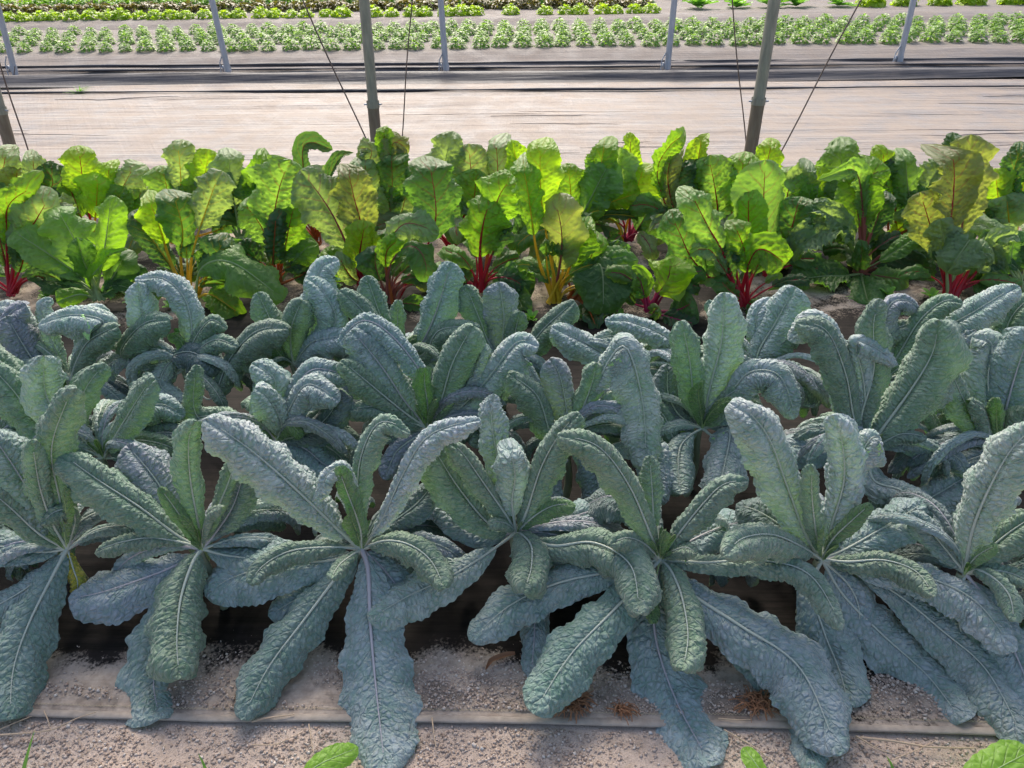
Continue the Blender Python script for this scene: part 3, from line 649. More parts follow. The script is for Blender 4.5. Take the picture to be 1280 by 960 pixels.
K(f, 60, 'b', [(480, 712), (500, 740), (500, 760)], -.03, old=True, curl=.8)
K(f, 26, 'y', [(446, 665), (440, 650), (438, 640)], .07, curl=.9)
K(f, 45, 'd', [(480, 660), (520, 630), (545, 600)], -.08, curl=.8)
f = FR[4]
K(f, 56, 'g', [(652, 668), (664, 682), (664, 710), (656, 736)], .1, curl=1.2, s0=.05, tip=.05)
K(f, 26, 'h', [(668, 645), (692, 632), (718, 630)], .05, curl=1.2, s0=.1)
K(f, 18, 'g', [(636, 656), (624, 652), (612, 654)], .06, curl=1.2, s0=.1)
K(f, 46, 'g', [(658, 640), (676, 585), (698, 545), (722, 516)], .03, curl=1.2, s0=.06)
K(f, 36, 'g', [(630, 640), (602, 600), (578, 566), (560, 552)], .03, curl=1.3, s0=.1)
K(f, 66, 'g', [(612, 655), (575, 612), (548, 570), (533, 545)], .0, curl=.9, s0=.06)
K(f, 44, 'p', [(634, 635), (622, 575), (614, 520), (617, 492)], -.07, curl=1.0, s0=.12)
K(f, 52, 'p', [(640, 628), (644, 596), (638, 562)], .03, curl=1.1, s0=.2, tip=.22)
K(f, 62, 'p', [(600, 698), (560, 722), (510, 745), (460, 775)], .05, old=True, curl=.75, s0=.15)
K(f, 38, 'b', [(655, 700), (668, 770), (664, 848)], .0, old=True, curl=.8)
K(f, 48, 'b', [(690, 655), (735, 640), (780, 632)], -.05, old=True, curl=.9)
K(f, 44, 'b', [(600, 668), (560, 640), (535, 625)], -.06, old=True, curl=.8)
f = FR[5]
K(f, 92, 'b', [(818, 740), (820, 800), (845, 875), (890, 958)], -.02, old=True, curl=.65, s0=.03, rr=1.2)
K(f, 92, 'b', [(858, 738), (925, 782), (1000, 835), (1050, 945)], .04, old=True, curl=.8, s0=.03, rr=1.5)
K(f, 56, 'b', [(860, 735), (930, 810), (1000, 880), (1015, 965)], -.04, old=True, curl=.8)
K(f, 52, 'g', [(838, 712), (852, 745), (860, 795), (853, 838)], .07, curl=1.25, s0=.04)
K(f, 42, 'g', [(880, 703), (950, 700), (1012, 718), (1055, 785)], .07, curl=1.1, s0=.05, rr=1.3)
K(f, 34, 'g', [(806, 680), (785, 672), (764, 678)], .05, curl=1.3, s0=.1)
K(f, 24, 'g', [(842, 688), (858, 684), (872, 692)], .05, curl=1.2, s0=.1)
K(f, 40, 'g', [(850, 665), (880, 628), (905, 605), (936, 600)], .03, curl=1.2, s0=.08)
K(f, 50, 'g', [(812, 665), (786, 606), (748, 558), (697, 543)], .05, curl=1.15, s0=.06)
K(f, 30, 'g', [(818, 660), (815, 610), (812, 570)], -.04, curl=.9, s0=.3)
K(f, 74, 't', [(796, 732), (762, 768), (712, 820), (666, 892)], .06, old=True, curl=.85, s0=.05, rr=1.2)
K(f, 62, 'b', [(775, 712), (700, 728), (640, 755), (586, 800)], .0, old=True, curl=.75, s0=.05, rr=1.2)
K(f, 56, 'p', [(800, 684), (740, 674), (690, 676)], .03, curl=1.3, s0=.3) if False else None
K(f, 16, 'y', [(826, 680), (832, 664)], .04)
K(f, 20, 'y', [(820, 725), (816, 760), (818, 778)], .03, s0=.4)
K(f, 60, 'b', [(875, 670), (915, 655), (955, 650)], -.12, old=True, curl=.8)
K(f, 60, 'd', [(800, 640), (760, 620), (720, 640)], -.14, old=True, curl=.8)
f = FR[4]
K(f, 58, 'g', [(690, 682), (742, 678), (788, 706), (800, 768)], .13, curl=1.2, s0=.12, rr=1.3)
f = FR[6]
K(f, 46, 'g', [(1000, 682), (965, 668), (930, 672), (908, 690)], .13, curl=1.4, s0=.12)
K(f, 40, 'g', [(1060, 702), (1105, 700), (1145, 714), (1168, 745)], .07, curl=1.3, s0=.06)
K(f, 62, 'p', [(1080, 715), (1150, 720), (1218, 750), (1270, 815)], .04, old=True, curl=1.1, s0=.15, rr=1.3)
K(f, 70, 'b', [(1110, 735), (1180, 790), (1235, 840), (1288, 940)], .0, old=True, curl=.8, s0=.15)
K(f, 84, 'b', [(1055, 745), (1105, 795), (1160, 845), (1204, 903)], -.04, old=True, curl=.7, s0=.05)
K(f, 70, 'b', [(1015, 735), (1030, 790), (1050, 840), (1062, 885)], -.02, old=True, curl=.8)
K(f, 50, 'b', [(1060, 730), (1074, 762), (1072, 800)], -.02, old=True, curl=.9)
K(f, 28, 'g', [(1020, 665), (1015, 620), (1015, 583)], .06, curl=1.1, s0=.08)
K(f, 52, 'p', [(1040, 655), (1055, 600), (1052, 550), (1040, 520)], .0, curl=1.1, s0=.08)
K(f, 40, 'p', [(1045, 640), (1075, 570), (1095, 545), (1107, 582)], -.04, curl=1.2, s0=.3)
K(f, 78, 'p', [(1008, 670), (985, 610), (960, 545), (924, 502)], .0, curl=.9, s0=.1, tip=.04, rr=1.3)
K(f, 24, 'h', [(1040, 675), (1060, 655), (1088, 630)], .05, curl=1.0, s0=.08)
K(f, 60, 'b', [(1060, 685), (1120, 650), (1160, 625)], -.07, old=True, curl=.8)
K(f, 14, 'y', [(1027, 680), (1031, 660)], .05)
K(f, 55, 'd', [(995, 670), (950, 640), (920, 630)], -.1, old=True, curl=.8)
f = FR[7]
K(f, 70, 'p', [(1214, 668), (1232, 620), (1262, 565), (1296, 530)], .03, curl=1.0, s0=.08, rr=1.4)
K(f, 22, 'h', [(1218, 698), (1232, 688), (1246, 682)], .06, curl=.9)
K(f, 56, 'g', [(1232, 690), (1262, 665), (1300, 640)], .0, curl=.9, s0=.1)
K(f, 30, 'g', [(1232, 712), (1262, 716), (1290, 728)], .05, curl=1.2, s0=.1)
K(f, 28, 'g', [(1222, 712), (1244, 724), (1262, 745), (1268, 775)], .07, curl=1.2, s0=.1)
K(f, 50, 't', [(1198, 760), (1206, 820), (1214, 866)], -.03, old=True, curl=.7)
K(f, 66, 'b', [(1240, 760), (1275, 830), (1300, 900)], .0, old=True, curl=.8)
K(f, 40, 'b', [(1185, 690), (1160, 660), (1140, 640)], -.06, curl=.9)
f = FR[8]; rand_kale(f, 6, 120, 200, -5, 35, .3, .42, 'btg', seed=2)

m = MI[0]
K(m, 46, 'd', [(30, 510), (0, 470)], .0); K(m, 58, 'g', [(45, 545), (10, 478), (-30, 420)], .02, curl=.8)
rand_kale(m, 5, -40, 60, 5, 50, .25, .4, 'bgd', seed=3)
m = MI[1]
K(m, 58, 'g', [(62, 542), (14, 485), (-20, 450)], .03, curl=.9, s0=.1)
K(m, 56, 'p', [(100, 545), (60, 500), (54, 445)], .03, curl=.8, s0=.12)
K(m, 64, 'g', [(140, 552), (162, 515), (188, 474)], .09, curl=.45, s0=.12, rr=1.2)
K(m, 44, 'd', [(165, 550), (205, 540), (240, 548)], -.02); K(m, 40, 'b', [(160, 520), (200, 505), (232, 520)], -.05, curl=1.3)
K(m, 40, 'g', [(95, 540), (105, 490), (130, 455)], -.06)
rand_kale(m, 12, -20, 200, -12, 45, .26, .42, 'bgdvp', w0=.032, w1=.05, seed=4); rand_kale(m, 7, -30, 210, 35, 75, .28, .40, 'ppbvg', w0=.020, w1=.032, droop=1.3, seed=40)
m = MI[2]
K(m, 52, 'p', [(352, 530), (338, 500), (322, 485)], .07, curl=.8, s0=.1)
K(m, 50, 'p', [(325, 520), (345, 478), (315, 452)], -.02, curl=.7)
K(m, 26, 'g', [(300, 545), (246, 520), (244, 458)], .0, s0=.3)
K(m, 52, 'p', [(362, 510), (385, 480), (425, 500)], .03, curl=1.1, s0=.2)
K(m, 50, 'b', [(362, 500), (390, 462), (440, 470)], -.05, curl=1.1, s0=.2)
K(m, 50, 'd', [(385, 540), (410, 520), (428, 490)], -.02)
K(m, 42, 'g', [(318, 545), (270, 520), (210, 530)], .0, curl=1.1)
K(m, 44, 'b', [(380, 560), (405, 580), (425, 585)], .0, curl=1.2)
K(m, 24, 'y', [(360, 530), (378, 545)], .05)
rand_kale(m, 12, -20, 200, -12, 45, .26, .42, 'bgdvp', w0=.032, w1=.05, seed=5); rand_kale(m, 7, -30, 210, 35, 75, .28, .40, 'ppbvg', w0=.020, w1=.032, droop=1.3, seed=50)
m = MI[3]
K(m, 28, 'h', [(535, 510), (531, 480), (531, 460)], .08, curl=.9, s0=.08)
K(m, 50, 'g', [(550, 505), (565, 455), (590, 408)], .04, curl=1.3, s0=.08)
K(m, 40, 'g', [(505, 515), (465, 482), (427, 450)], .05, curl=1.1, s0=.1)
K(m, 62, 'b', [(505, 500), (480, 462), (440, 412)], .0, curl=.8, s0=.1)
K(m, 34, 'g', [(500, 520), (470, 508), (436, 512)], .05, curl=1.3)
K(m, 52, 'p', [(580, 505), (612, 470), (645, 428), (674, 430)], .03, curl=1.2, s0=.12)
K(m, 40, 'p', [(568, 500), (590, 460), (602, 428)], .0, curl=1.0)
K(m, 36, 'b', [(545, 500), (500, 430), (455, 400), (420, 430)], -.05, curl=1.2, s0=.2)
K(m, 46, 'g', [(580, 530), (600, 540), (595, 560)], .0, curl=1.2)
K(m, 30, 'b', [(470, 545), (440, 560), (432, 600)], -.05); K(m, 30, 'v', [(500, 560), (490, 575), (480, 600)], .0, curl=1.2)
K(m, 14, 'y', [(536, 515), (545, 500)], .06)
rand_kale(m, 12, -20, 200, -12, 45, .26, .42, 'bgdvp', w0=.032, w1=.05, seed=6); rand_kale(m, 7, -30, 210, 35, 75, .28, .40, 'ppbvg', w0=.020, w1=.032, droop=1.3, seed=60)
m = MI[4]
K(m, 34, 'g', [(724, 520), (738, 485), (746, 455)], .04, curl=1.1)
K(m, 52, 'v', [(708, 510), (700, 470), (688, 448)], .0, curl=.9)
K(m, 64, 'p', [(745, 480), (780, 432), (803, 500), (808, 588)], .1, curl=1.0, s0=.22, rr=1.5)
K(m, 42, 'g', [(690, 545), (672, 495), (636, 466)], .06, curl=1.2, s0=.06)
K(m, 24, 'p', [(735, 540), (752, 510), (768, 490)], .03, curl=1.0)
K(m, 48, 'p', [(765, 560), (810, 560), (820, 600), (815, 630)], .04, curl=1.0, s0=.3)
K(m, 44, 'b', [(690, 560), (680, 600), (700, 625)], .0, curl=.9, old=True)
K(m, 60, 'b', [(740, 580), (750, 620), (745, 660)], -.02, old=True)
rand_kale(m, 12, -20, 200, -12, 45, .26, .42, 'bgdvp', w0=.032, w1=.05, seed=7); rand_kale(m, 7, -30, 210, 35, 75, .28, .40, 'ppbvg', w0=.020, w1=.032, droop=1.3, seed=70)
m = MI[5]
K(m, 30, 'y', [(876, 515), (873, 492), (876, 478)], .08, curl=.6, s0=.05)
K(m, 20, 'y', [(886, 520), (898, 506), (912, 498)], .08, curl=.8, s0=.05)
K(m, 30, 'g', [(892, 520), (905, 498), (932, 480)], .05, curl=1.3)
K(m, 42, 'g', [(868, 505), (862, 450), (852, 402)], .03, curl=1.1)
K(m, 56, 'p', [(886, 490), (902, 425), (905, 366)], .0, curl=.95, s0=.08, rr=1.2)
K(m, 46, 'p', [(905, 505), (935, 466), (975, 470), (996, 525)], .1, curl=1.2, s0=.1)
K(m, 60, 'p', [(892, 545), (912, 540), (906, 580), (896, 618)], .1, curl=1.0, s0=.12)
K(m, 44, 'p', [(862, 545), (850, 560), (848, 590), (852, 618)], .06, curl=1.3, s0=.15)
K(m, 40, 'd', [(850, 520), (835, 490), (835, 455)], -.05)
K(m, 34, 'g', [(845, 550), (830, 520), (800, 490)], .0)
rand_kale(m, 12, -20, 200, -12, 45, .26, .42, 'bgdvp', w0=.032, w1=.05, seed=8); rand_kale(m, 7, -30, 210, 35, 75, .28, .40, 'ppbvg', w0=.020, w1=.032, droop=1.3, seed=80)
m = MI[6]
K(m, 44, 'g', [(1076, 525), (1092, 465), (1092, 405), (1100, 375)], .02, curl=1.0, rr=1.2)
K(m, 72, 'g', [(1100, 540), (1140, 485), (1166, 440), (1172, 402)], .05, curl=1.15, s0=.06, rr=1.5)
K(m, 18, 'g', [(1100, 555), (1128, 542), (1160, 546)], .06, curl=1.3)
K(m, 50, 'p', [(1092, 600), (1125, 612), (1152, 632), (1160, 702)], .1, curl=1.2, s0=.12, rr=1.3)
K(m, 60, 'p', [(1120, 640), (1170, 618), (1230, 582)], -.02, curl=.9, s0=.1)
K(m, 48, 'p', [(1060, 520), (1050, 440), (1020, 398), (985, 425)], .0, curl=1.2, s0=.15)
K(m, 48, 'g', [(1068, 525), (1058, 470), (1035, 415), (1000, 400)], .05, curl=1.2, s0=.1)
K(m, 28, 'g', [(1110, 530), (1140, 520), (1160, 510), (1190, 575)], -.06, curl=.9)
K(m, 52, 'b', [(1020, 560), (980, 560), (950, 590)], -.03, old=True)
K(m, 30, 'p', [(1080, 480), (1070, 430), (1090, 432), (1125, 455)], .03, curl=1.2)
rand_kale(m, 12, -20, 200, -12, 45, .26, .42, 'bgdvp', w0=.032, w1=.05, seed=9); rand_kale(m, 7, -30, 210, 35, 75, .28, .40, 'ppbvg', w0=.020, w1=.032, droop=1.3, seed=90)
m = MI[7]
K(m, 40, 'g', [(1225, 540), (1205, 500), (1185, 455)], .04, curl=1.3)
K(m, 26, 'g', [(1238, 545), (1232, 515), (1215, 500)], .06, curl=1.2)
K(m, 80, 'b', [(1258, 510), (1272, 460), (1290, 410)], .0, curl=.8, rr=1.3)
K(m, 20, 'y', [(1246, 530), (1245, 500)], .07)
K(m, 40, 'g', [(1265, 560), (1285, 510)], .06); K(m, 44, 'b', [(1225, 570), (1200, 580), (1170, 600)], -.04)
K(m, 60, 'p', [(1235, 480), (1240, 430), (1215, 420)], -.08, curl=1.2)
rand_kale(m, 12, -20, 200, -12, 45, .26, .42, 'bgdvp', w0=.032, w1=.05, seed=10); rand_kale(m, 7, -30, 210, 35, 75, .28, .40, 'ppbvg', w0=.020, w1=.032, droop=1.3, seed=100)

b = BA[0]; K(b, 56, 'v', [(-5, 440), (10, 395), (30, 380)], .0); rand_kale(b, 5, -20, 90, 5, 50, .22, .34, 'bgd', seed=11)
b = BA[1]
K(b, 56, 'v', [(60, 470), (38, 445), (8, 395)], .03, curl=.8)
K(b, 46, 'p', [(112, 430), (130, 402), (90, 393), (44, 404)], .02, curl=1.1)
K(b, 36, 'g', [(96, 450), (112, 425), (145, 407)], .04, curl=1.2)
K(b, 26, 'p', [(70, 440), (50, 385), (65, 372)], -.05); K(b, 40, 'p', [(60, 450), (20, 390), (-10, 378)], -.05)
K(b, 30, 'p', [(100, 440), (112, 390), (138, 388)], -.08, curl=1.2)
rand_kale(b, 11, -50, 230, -10, 35, .22, .34, 'bgdvp', w0=.03, w1=.046, seed=12); rand_kale(b, 7, -60, 240, 30, 70, .24, .36, 'ppbvg', w0=.020, w1=.032, droop=1.3, seed=120)
b = BA[2]
K(b, 48, 'g', [(175, 462), (150, 440), (178, 405), (210, 398)], .05, curl=1.25, s0=.25)
K(b, 38, 'p', [(205, 470), (160, 445), (128, 460), (118, 492)], .04, curl=.7, s0=.3)
K(b, 50, 'd', [(215, 446), (240, 440), (276, 462)], .05, curl=.8, s0=.1)
K(b, 42, 'p', [(195, 440), (180, 400), (172, 353)], .0, curl=.9)
K(b, 42, 'p', [(240, 420), (232, 375), (205, 348), (168, 348)], -.05, curl=1.0, s0=.1)
K(b, 28, 'g', [(240, 430), (262, 400), (284, 410)], .0, curl=1.3); K(b, 28, 'g', [(245, 440), (270, 424), (298, 434)], .05, curl=1.3)
K(b, 50, 'g', [(262, 500), (286, 450), (318, 415), (356, 406)], .08, curl=1.3, s0=.3)
K(b, 36, 'p', [(215, 450), (200, 480), (228, 500)], .04, curl=1.1)
K(b, 16, 'y', [(228, 430), (218, 420), (225, 415)], .04)
rand_kale(b, 11, -50, 230, -10, 35, .22, .34, 'bgdvp', w0=.03, w1=.046, seed=13); rand_kale(b, 7, -60, 240, 30, 70, .24, .36, 'ppbvg', w0=.020, w1=.032, droop=1.3, seed=130)
b = BA[3]
K(b, 38, 'g', [(350, 440), (340, 405), (322, 365)], .0, curl=1.1)
K(b, 40, 'g', [(364, 440), (364, 410), (377, 375)], .05, curl=1.2)
K(b, 50, 'p', [(400, 430), (420, 400), (405, 365), (385, 345)], .0, curl=1.0)
K(b, 46, 'p', [(385, 440), (395, 370), (400, 335), (422, 322)], -.07, curl=1.1)
K(b, 40, 'p', [(378, 440), (395, 425), (442, 418)], .05, curl=1.3); K(b, 30, 'g', [(340, 450), (310, 440), (298, 455)], .0)
K(b, 18, 'y', [(352, 445), (340, 430)], .06)
rand_kale(b, 11, -50, 230, -10, 35, .22, .34, 'bgdvp', w0=.03, w1=.046, seed=14); rand_kale(b, 7, -60, 240, 30, 70, .24, .36, 'ppbvg', w0=.020, w1=.032, droop=1.3, seed=140)
b = BA[4]
K(b, 42, 'g', [(490, 430), (474, 390), (458, 344)], -.04, curl=1.0)
K(b, 38, 'g', [(485, 435), (455, 390), (425, 362)], .03, curl=1.1)
K(b, 22, 'g', [(499, 430), (497, 405), (498, 375)], .05, curl=1.1)
K(b, 54, 'b', [(524, 435), (545, 390), (564, 328)], .0, curl=.8, rr=1.3)
K(b, 34, 'g', [(530, 442), (550, 412), (600, 408)], .05, curl=1.2)
K(b, 40, 'p', [(470, 460), (440, 425), (400, 432)], .03, curl=1.3); K(b, 16, 'y', [(508, 430), (520, 420)], .05)
rand_kale(b, 11, -50, 230, -10, 35, .22, .34, 'bgdvp', w0=.03, w1=.046, seed=15); rand_kale(b, 7, -60, 240, 30, 70, .24, .36, 'ppbvg', w0=.020, w1=.032, droop=1.3, seed=150)
b = BA[5]
K(b, 38, 'g', [(612, 430), (600, 400), (582, 356)], .0, curl=1.1)
K(b, 54, 'v', [(628, 430), (630, 395), (624, 353)], .0, curl=.7, rr=1.3)
K(b, 28, 'g', [(640, 440), (645, 410), (650, 390)], .04, curl=1.1)
K(b, 40, 'g', [(655, 440), (680, 410), (718, 376)], .05, curl=1.2)
K(b, 34, 'b', [(625, 460), (612, 470), (590, 470)], .0)
rand_kale(b, 11, -50, 230, -10, 35, .22, .34, 'bgdvp', w0=.03, w1=.046, seed=16); rand_kale(b, 7, -60, 240, 30, 70, .24, .36, 'ppbvg', w0=.020, w1=.032, droop=1.3, seed=160)
b = BA[6]
K(b, 50, 'p', [(770, 452), (735, 430), (690, 408)], .04, curl=1.0, s0=.08)
K(b, 32, 'p', [(780, 440), (770, 420), (740, 425)], .0, curl=1.3)
K(b, 34, 'p', [(820, 450), (838, 425), (790, 402), (756, 400)], .02, curl=1.2)
K(b, 44, 'v', [(810, 460), (830, 440), (845, 420)], .0); K(b, 40, 'd', [(770, 480), (745, 500), (720, 520)], .0)
rand_kale(b, 11, -50, 230, -10, 35, .22, .34, 'bgdvp', w0=.03, w1=.046, seed=17); rand_kale(b, 7, -60, 240, 30, 70, .24, .36, 'ppbvg', w0=.020, w1=.032, droop=1.3, seed=170)
b = BA[7]
K(b, 66, 'p', [(948, 440), (970, 402), (994, 358)], .0, curl=.85, rr=1.2)
K(b, 42, 'g', [(960, 440), (980, 415), (1010, 405)], .0, curl=1.3)
K(b, 30, 'g', [(925, 440), (905, 400), (885, 375)], -.05); K(b, 34, 'p', [(950, 430), (945, 395), (962, 370)], -.06)
K(b, 48, 'p', [(990, 470), (1010, 480), (1015, 510)], .0, curl=1.2, old=True)
rand_kale(b, 11, -50, 230, -10, 35, .22, .34, 'bgdvp', w0=.03, w1=.046, seed=18); rand_kale(b, 7, -60, 240, 30, 70, .24, .36, 'ppbvg', w0=.020, w1=.032, droop=1.3, seed=180)
b = BA[8]
K(b, 28, 'v', [(1105, 430), (1110, 385), (1130, 374), (1155, 388)], .0, curl=1.2)
K(b, 38, 'g', [(1125, 440), (1150, 400), (1180, 376), (1205, 378)], .04, curl=1.3)
K(b, 34, 'g', [(1090, 440), (1110, 415), (1145, 402)], .0, curl=1.3); K(b, 26, 'p', [(1165, 450), (1190, 430), (1220, 412)], .04, curl=1.2)
K(b, 40, 'b', [(1060, 455), (1050, 430), (1010, 420)], -.04)
rand_kale(b, 11, -50, 230, -10, 35, .22, .34, 'bgdvp', w0=.03, w1=.046, seed=19); rand_kale(b, 7, -60, 240, 30, 70, .24, .36, 'ppbvg', w0=.020, w1=.032, droop=1.3, seed=190)
b = BA[9]
K(b, 48, 'p', [(1190, 450), (1180, 415), (1220, 388), (1275, 354)], .05, curl=1.3, s0=.28)
K(b, 46, 'g', [(1255, 430), (1265, 395), (1295, 365)], .0, curl=1.2)
K(b, 30, 'd', [(1240, 440), (1225, 425), (1215, 400)], .0); K(b, 60, 'p', [(1270, 450), (1295, 430)], .0)
rand_kale(b, 11, -50, 230, -10, 35, .22, .34, 'bgdvp', w0=.03, w1=.046, seed=20); rand_kale(b, 7, -60, 240, 30, 70, .24, .36, 'ppbvg', w0=.020, w1=.032, droop=1.3, seed=200)
for i, p in enumerate(FR): rand_kale(p, 8, -10, 190, -14, 30, .28, .40, 'bdvb', w0=.036, w1=.055, seed=300 + i)
for i, p in enumerate(FR): rand_kale(p, 4, 20, 160, 30, 65, .24, .36, 'pbvd', w0=.022, w1=.034, droop=1.3, seed=400 + i)
for i, p in enumerate(FR): kale_finish(p, 4, i)
for i, p in enumerate(MI): kale_finish(p, 4, 20 + i, 1.1)
for i, p in enumerate(BA): kale_finish(p, 2, 40 + i)

# ---------------------------------------------------------------- chard
CC_ = {'b': (.15, .27, .035), 'm': (.085, .175, .05), 'l': (.145, .25, .075), 'd': (.055, .12, .05), 'p': (.19, .26, .15), 'o': (.18, .205, .085), 'y': (.22, .34, .03)}
VC = {'r': (.55, .02, .04), 'y': (.80, .52, .03), 'w': (.42, .52, .22), 'o': (.55, .14, .04), 'k': (.50, .03, .12), 'n': (.42, .12, .09)}
CG = 'rainbow chard plants in two rows'
def chard(px, py, label, vc):
    p = Plant('chard_plant', at_z(px, py, .03), label, 'chard', CG); p.vc = vc; p.D = depth(p.crown); return p
def L_(pl, wpx, col, pts, d=0.0, s0=.4, curl=.5, roll=0, vc=None, thick=1.0, wave=.16, amp=1.0, ctrl=None, W=None, tip=0.0):
    pl.k += 1; r = random.Random(pl.k * 17 + int(abs(pl.crown[0]) * 1000)); seed = r.uniform(0, 90); vc = vc or pl.vc
    C3 = ctrl if ctrl is not None else to3d(pl, pts, d, back=.12, down=.9)
    C3[0] = C3[0] + np.array([r.uniform(-.03, .03), r.uniform(-.02, .02), 0])
    P, L = spine(C3, 80); mid = P[55]
    tg = nrm(nrm(CC - mid) * .8 + np.array([0, 0, .35]) + np.array([r.uniform(-.3, .3), r.uniform(-.15, .15), 0]))
    T, N, B = frames(P, tg, roll=math.radians(roll + r.uniform(-18, 18)))
    lo = W is not None
    if W is None: W = .5 * wpx * depth(mid) / FPX * 1.33
    curl = 1.6 * curl * r.choice([1, 1.2, .7, -.7]) + .01
    base = np.array(CC_[col]) * r.uniform(.85, 1.15); LB = L * (1 - s0)
    lf = blade('leaf', P, L, N, B, W, s0, cshape, int(np.clip(LB / (.012 if lo else .0065), 14, 26 if lo else 56)), 15 if lo else 25, curl, .05, .016 * amp, .027, wave * 1.5, 30, seed, M_CHARD, pl.root, base, tip + r.uniform(.0, .3), cup=r.uniform(-.1, .1), pucker=.012 * amp, rag=1.1)
    v = np.array(VC[vc]); lf['vein'] = tuple(float(q) for q in (v * .6 + base * .4))
    rib('stalk', P, N, .0088 * thick, .0014, .93, M_STALK, lf, pl.root, v * r.uniform(.85, 1.1), .65, -.15, .0018 * thick, 8)
    return lf
def rand_chard(pl, n, seed, cols='mdl', L0=.22, L1=.42, el=(35, 80), az=(0, 360), W=(.05, .085)):
    r = random.Random(seed)
    for i in range(n):
        a = math.radians(r.uniform(*az)); e = math.radians(r.uniform(*el)); Ln = r.uniform(L0, L1); h = np.array([math.cos(a), math.sin(a), 0]); P = [pl.crown.copy()]
        for k in range(4): P.append(P[-1] + (h * math.cos(e) + np.array([0, 0, math.sin(e)])) * Ln / 4); e -= math.radians(r.uniform(10, 40))
        P = [np.array([p[0], p[1], max(p[2], .03)]) for p in P]
        L_(pl, 0, r.choice(cols), None, ctrl=P, W=r.uniform(*W), s0=r.uniform(.35, .5), curl=r.uniform(.4, .9), thick=.8)
# back row
B = [chard(8, 300, 'back row chard at the left picture edge with pale olive leaves', 'r'), chard(52, 302, 'back row chard with dark bubbled leaf behind the bright red stems at left', 'o'),
     chard(118, 303, 'back row chard with one upright sunlit leaf netted with red veins at left', 'o'), chard(222, 303, 'back row chard behind the yellow stemmed plant', 'y'),
     chard(305, 304, 'back row chard with curved tops left of the bubbled orange veined plant', 'w'), chard(395, 305, 'back row chard with dark hooked narrow leaves left of the first pipe', 'o'),
     chard(485, 305, 'back row chard with the highest orange veined leaf just below the thick pipe', 'o'), chard(565, 306, 'back row chard with big grey green leaves at centre left', 'r'),
     chard(640, 308, 'back row chard with pale green stalks seen through the gap at centre', 'w'), chard(715, 306, 'back row chard behind the tall yellow veined leaf', 'y'),
     chard(785, 300, 'back row chard with pink stalk in the gap and big glowing leaf', 'k'), chard(850, 306, 'back row chard with crumpled tall leaves and red veins left of the right pipe', 'r'),
     chard(898, 308, 'back row chard with savoyed leaf and red rib left of the round leaf', 'r'), chard(965, 312, 'back row chard behind the round pale leaf with a notched top leaf', 'r'),
     chard(1025, 312, 'back row chard with small bright leaves between round leaf and brown stalks', 'w'), chard(1112, 312, 'back row chard with bright pointed leaves right of the brown pink stalks', 'o'),
     chard(1165, 315, 'back row chard with smooth light pointed leaf left of the ageing plant', 'w'), chard(1268, 318, 'back row chard at the right picture edge with one glowing yellow leaf', 'y')]
L_(B[0], 42, 'o', [(18, 250), (22, 207)]); L_(B[0], 35, 'p', [(2, 240), (8, 186)]); L_(B[0], 45, 'l', [(-8, 260), (-5, 210)])
L_(B[1], 34, 'p', [(45, 240), (40, 191)]); L_(B[1], 40, 'd', [(58, 250), (66, 225), (50, 205)], amp=1.5); L_(B[1], 50, 'p', [(48, 275), (38, 238)], .05); L_(B[1], 34, 'd', [(80, 260), (88, 225)])
L_(B[2], 44, 'y', [(106, 240), (98, 184)], vc='r'); L_(B[2], 25, 'y', [(132, 240), (137, 203)]); L_(B[2], 42, 'p', [(145, 250), (168, 206)], amp=1.4); L_(B[2], 52, 'y', [(120, 262), (122, 222)], .05, vc='y'); L_(B[2], 36, 'b', [(140, 275), (152, 236)], .05, vc='y'); L_(B[2], 32, 'b', [(98, 262), (82, 222)], vc='r'); L_(B[2], 40, 'p', [(165, 265), (178, 232)], amp=1.5)
L_(B[3], 40, 'p', [(226, 235), (222, 176)], amp=1.3); L_(B[3], 44, 'y', [(250, 240), (262, 188)]); L_(B[3], 46, 'l', [(212, 255), (203, 208)]); L_(B[3], 44, 'p', [(236, 250), (262, 225), (298, 226)], .04); L_(B[3], 30, 'b', [(190, 275), (175, 243)])
L_(B[3], 40, 'b', [(230, 260), (240, 225)], .0); L_(B[3], 44, 'm', [(260, 270), (275, 240)], .0); L_(B[3], 36, 'd', [(285, 280), (292, 240)], amp=1.5)
L_(B[4], 42, 'p', [(290, 235), (285, 188)]); L_(B[4], 38, 'b', [(318, 240), (330, 190)]); L_(B[4], 40, 'd', [(285, 270), (278, 240)], amp=1.6); L_(B[4], 40, 'm', [(318, 260), (310, 215)])
L_(B[5], 27, 'd', [(383, 240), (378, 190), (388, 178), (415, 186)], curl=.8, amp=.5, wave=.06); L_(B[5], 22, 'd', [(408, 240), (418, 208), (434, 187)], curl=.8, amp=.6, wave=.06); L_(B[5], 38, 'b', [(390, 245), (392, 208)]); L_(B[5], 40, 'd', [(370, 270), (365, 225)])
L_(B[6], 46, 'p', [(463, 245), (455, 196)], vc='o'); L_(B[6], 42, 'm', [(490, 245), (489, 190)], amp=1.6); L_(B[6], 26, 'b', [(486, 215), (478, 155)], -.1, s0=.6, vc='o'); L_(B[6], 30, 'o', [(488, 215), (492, 178), (515, 190)], -.1, s0=.6, vc='r'); L_(B[6], 26, 'p', [(450, 235), (465, 190), (440, 186)], -.08, s0=.5); L_(B[6], 34, 'p', [(488, 270), (482, 230)], vc='o'); L_(B[6], 36, 'p', [(500, 270), (508, 240)])
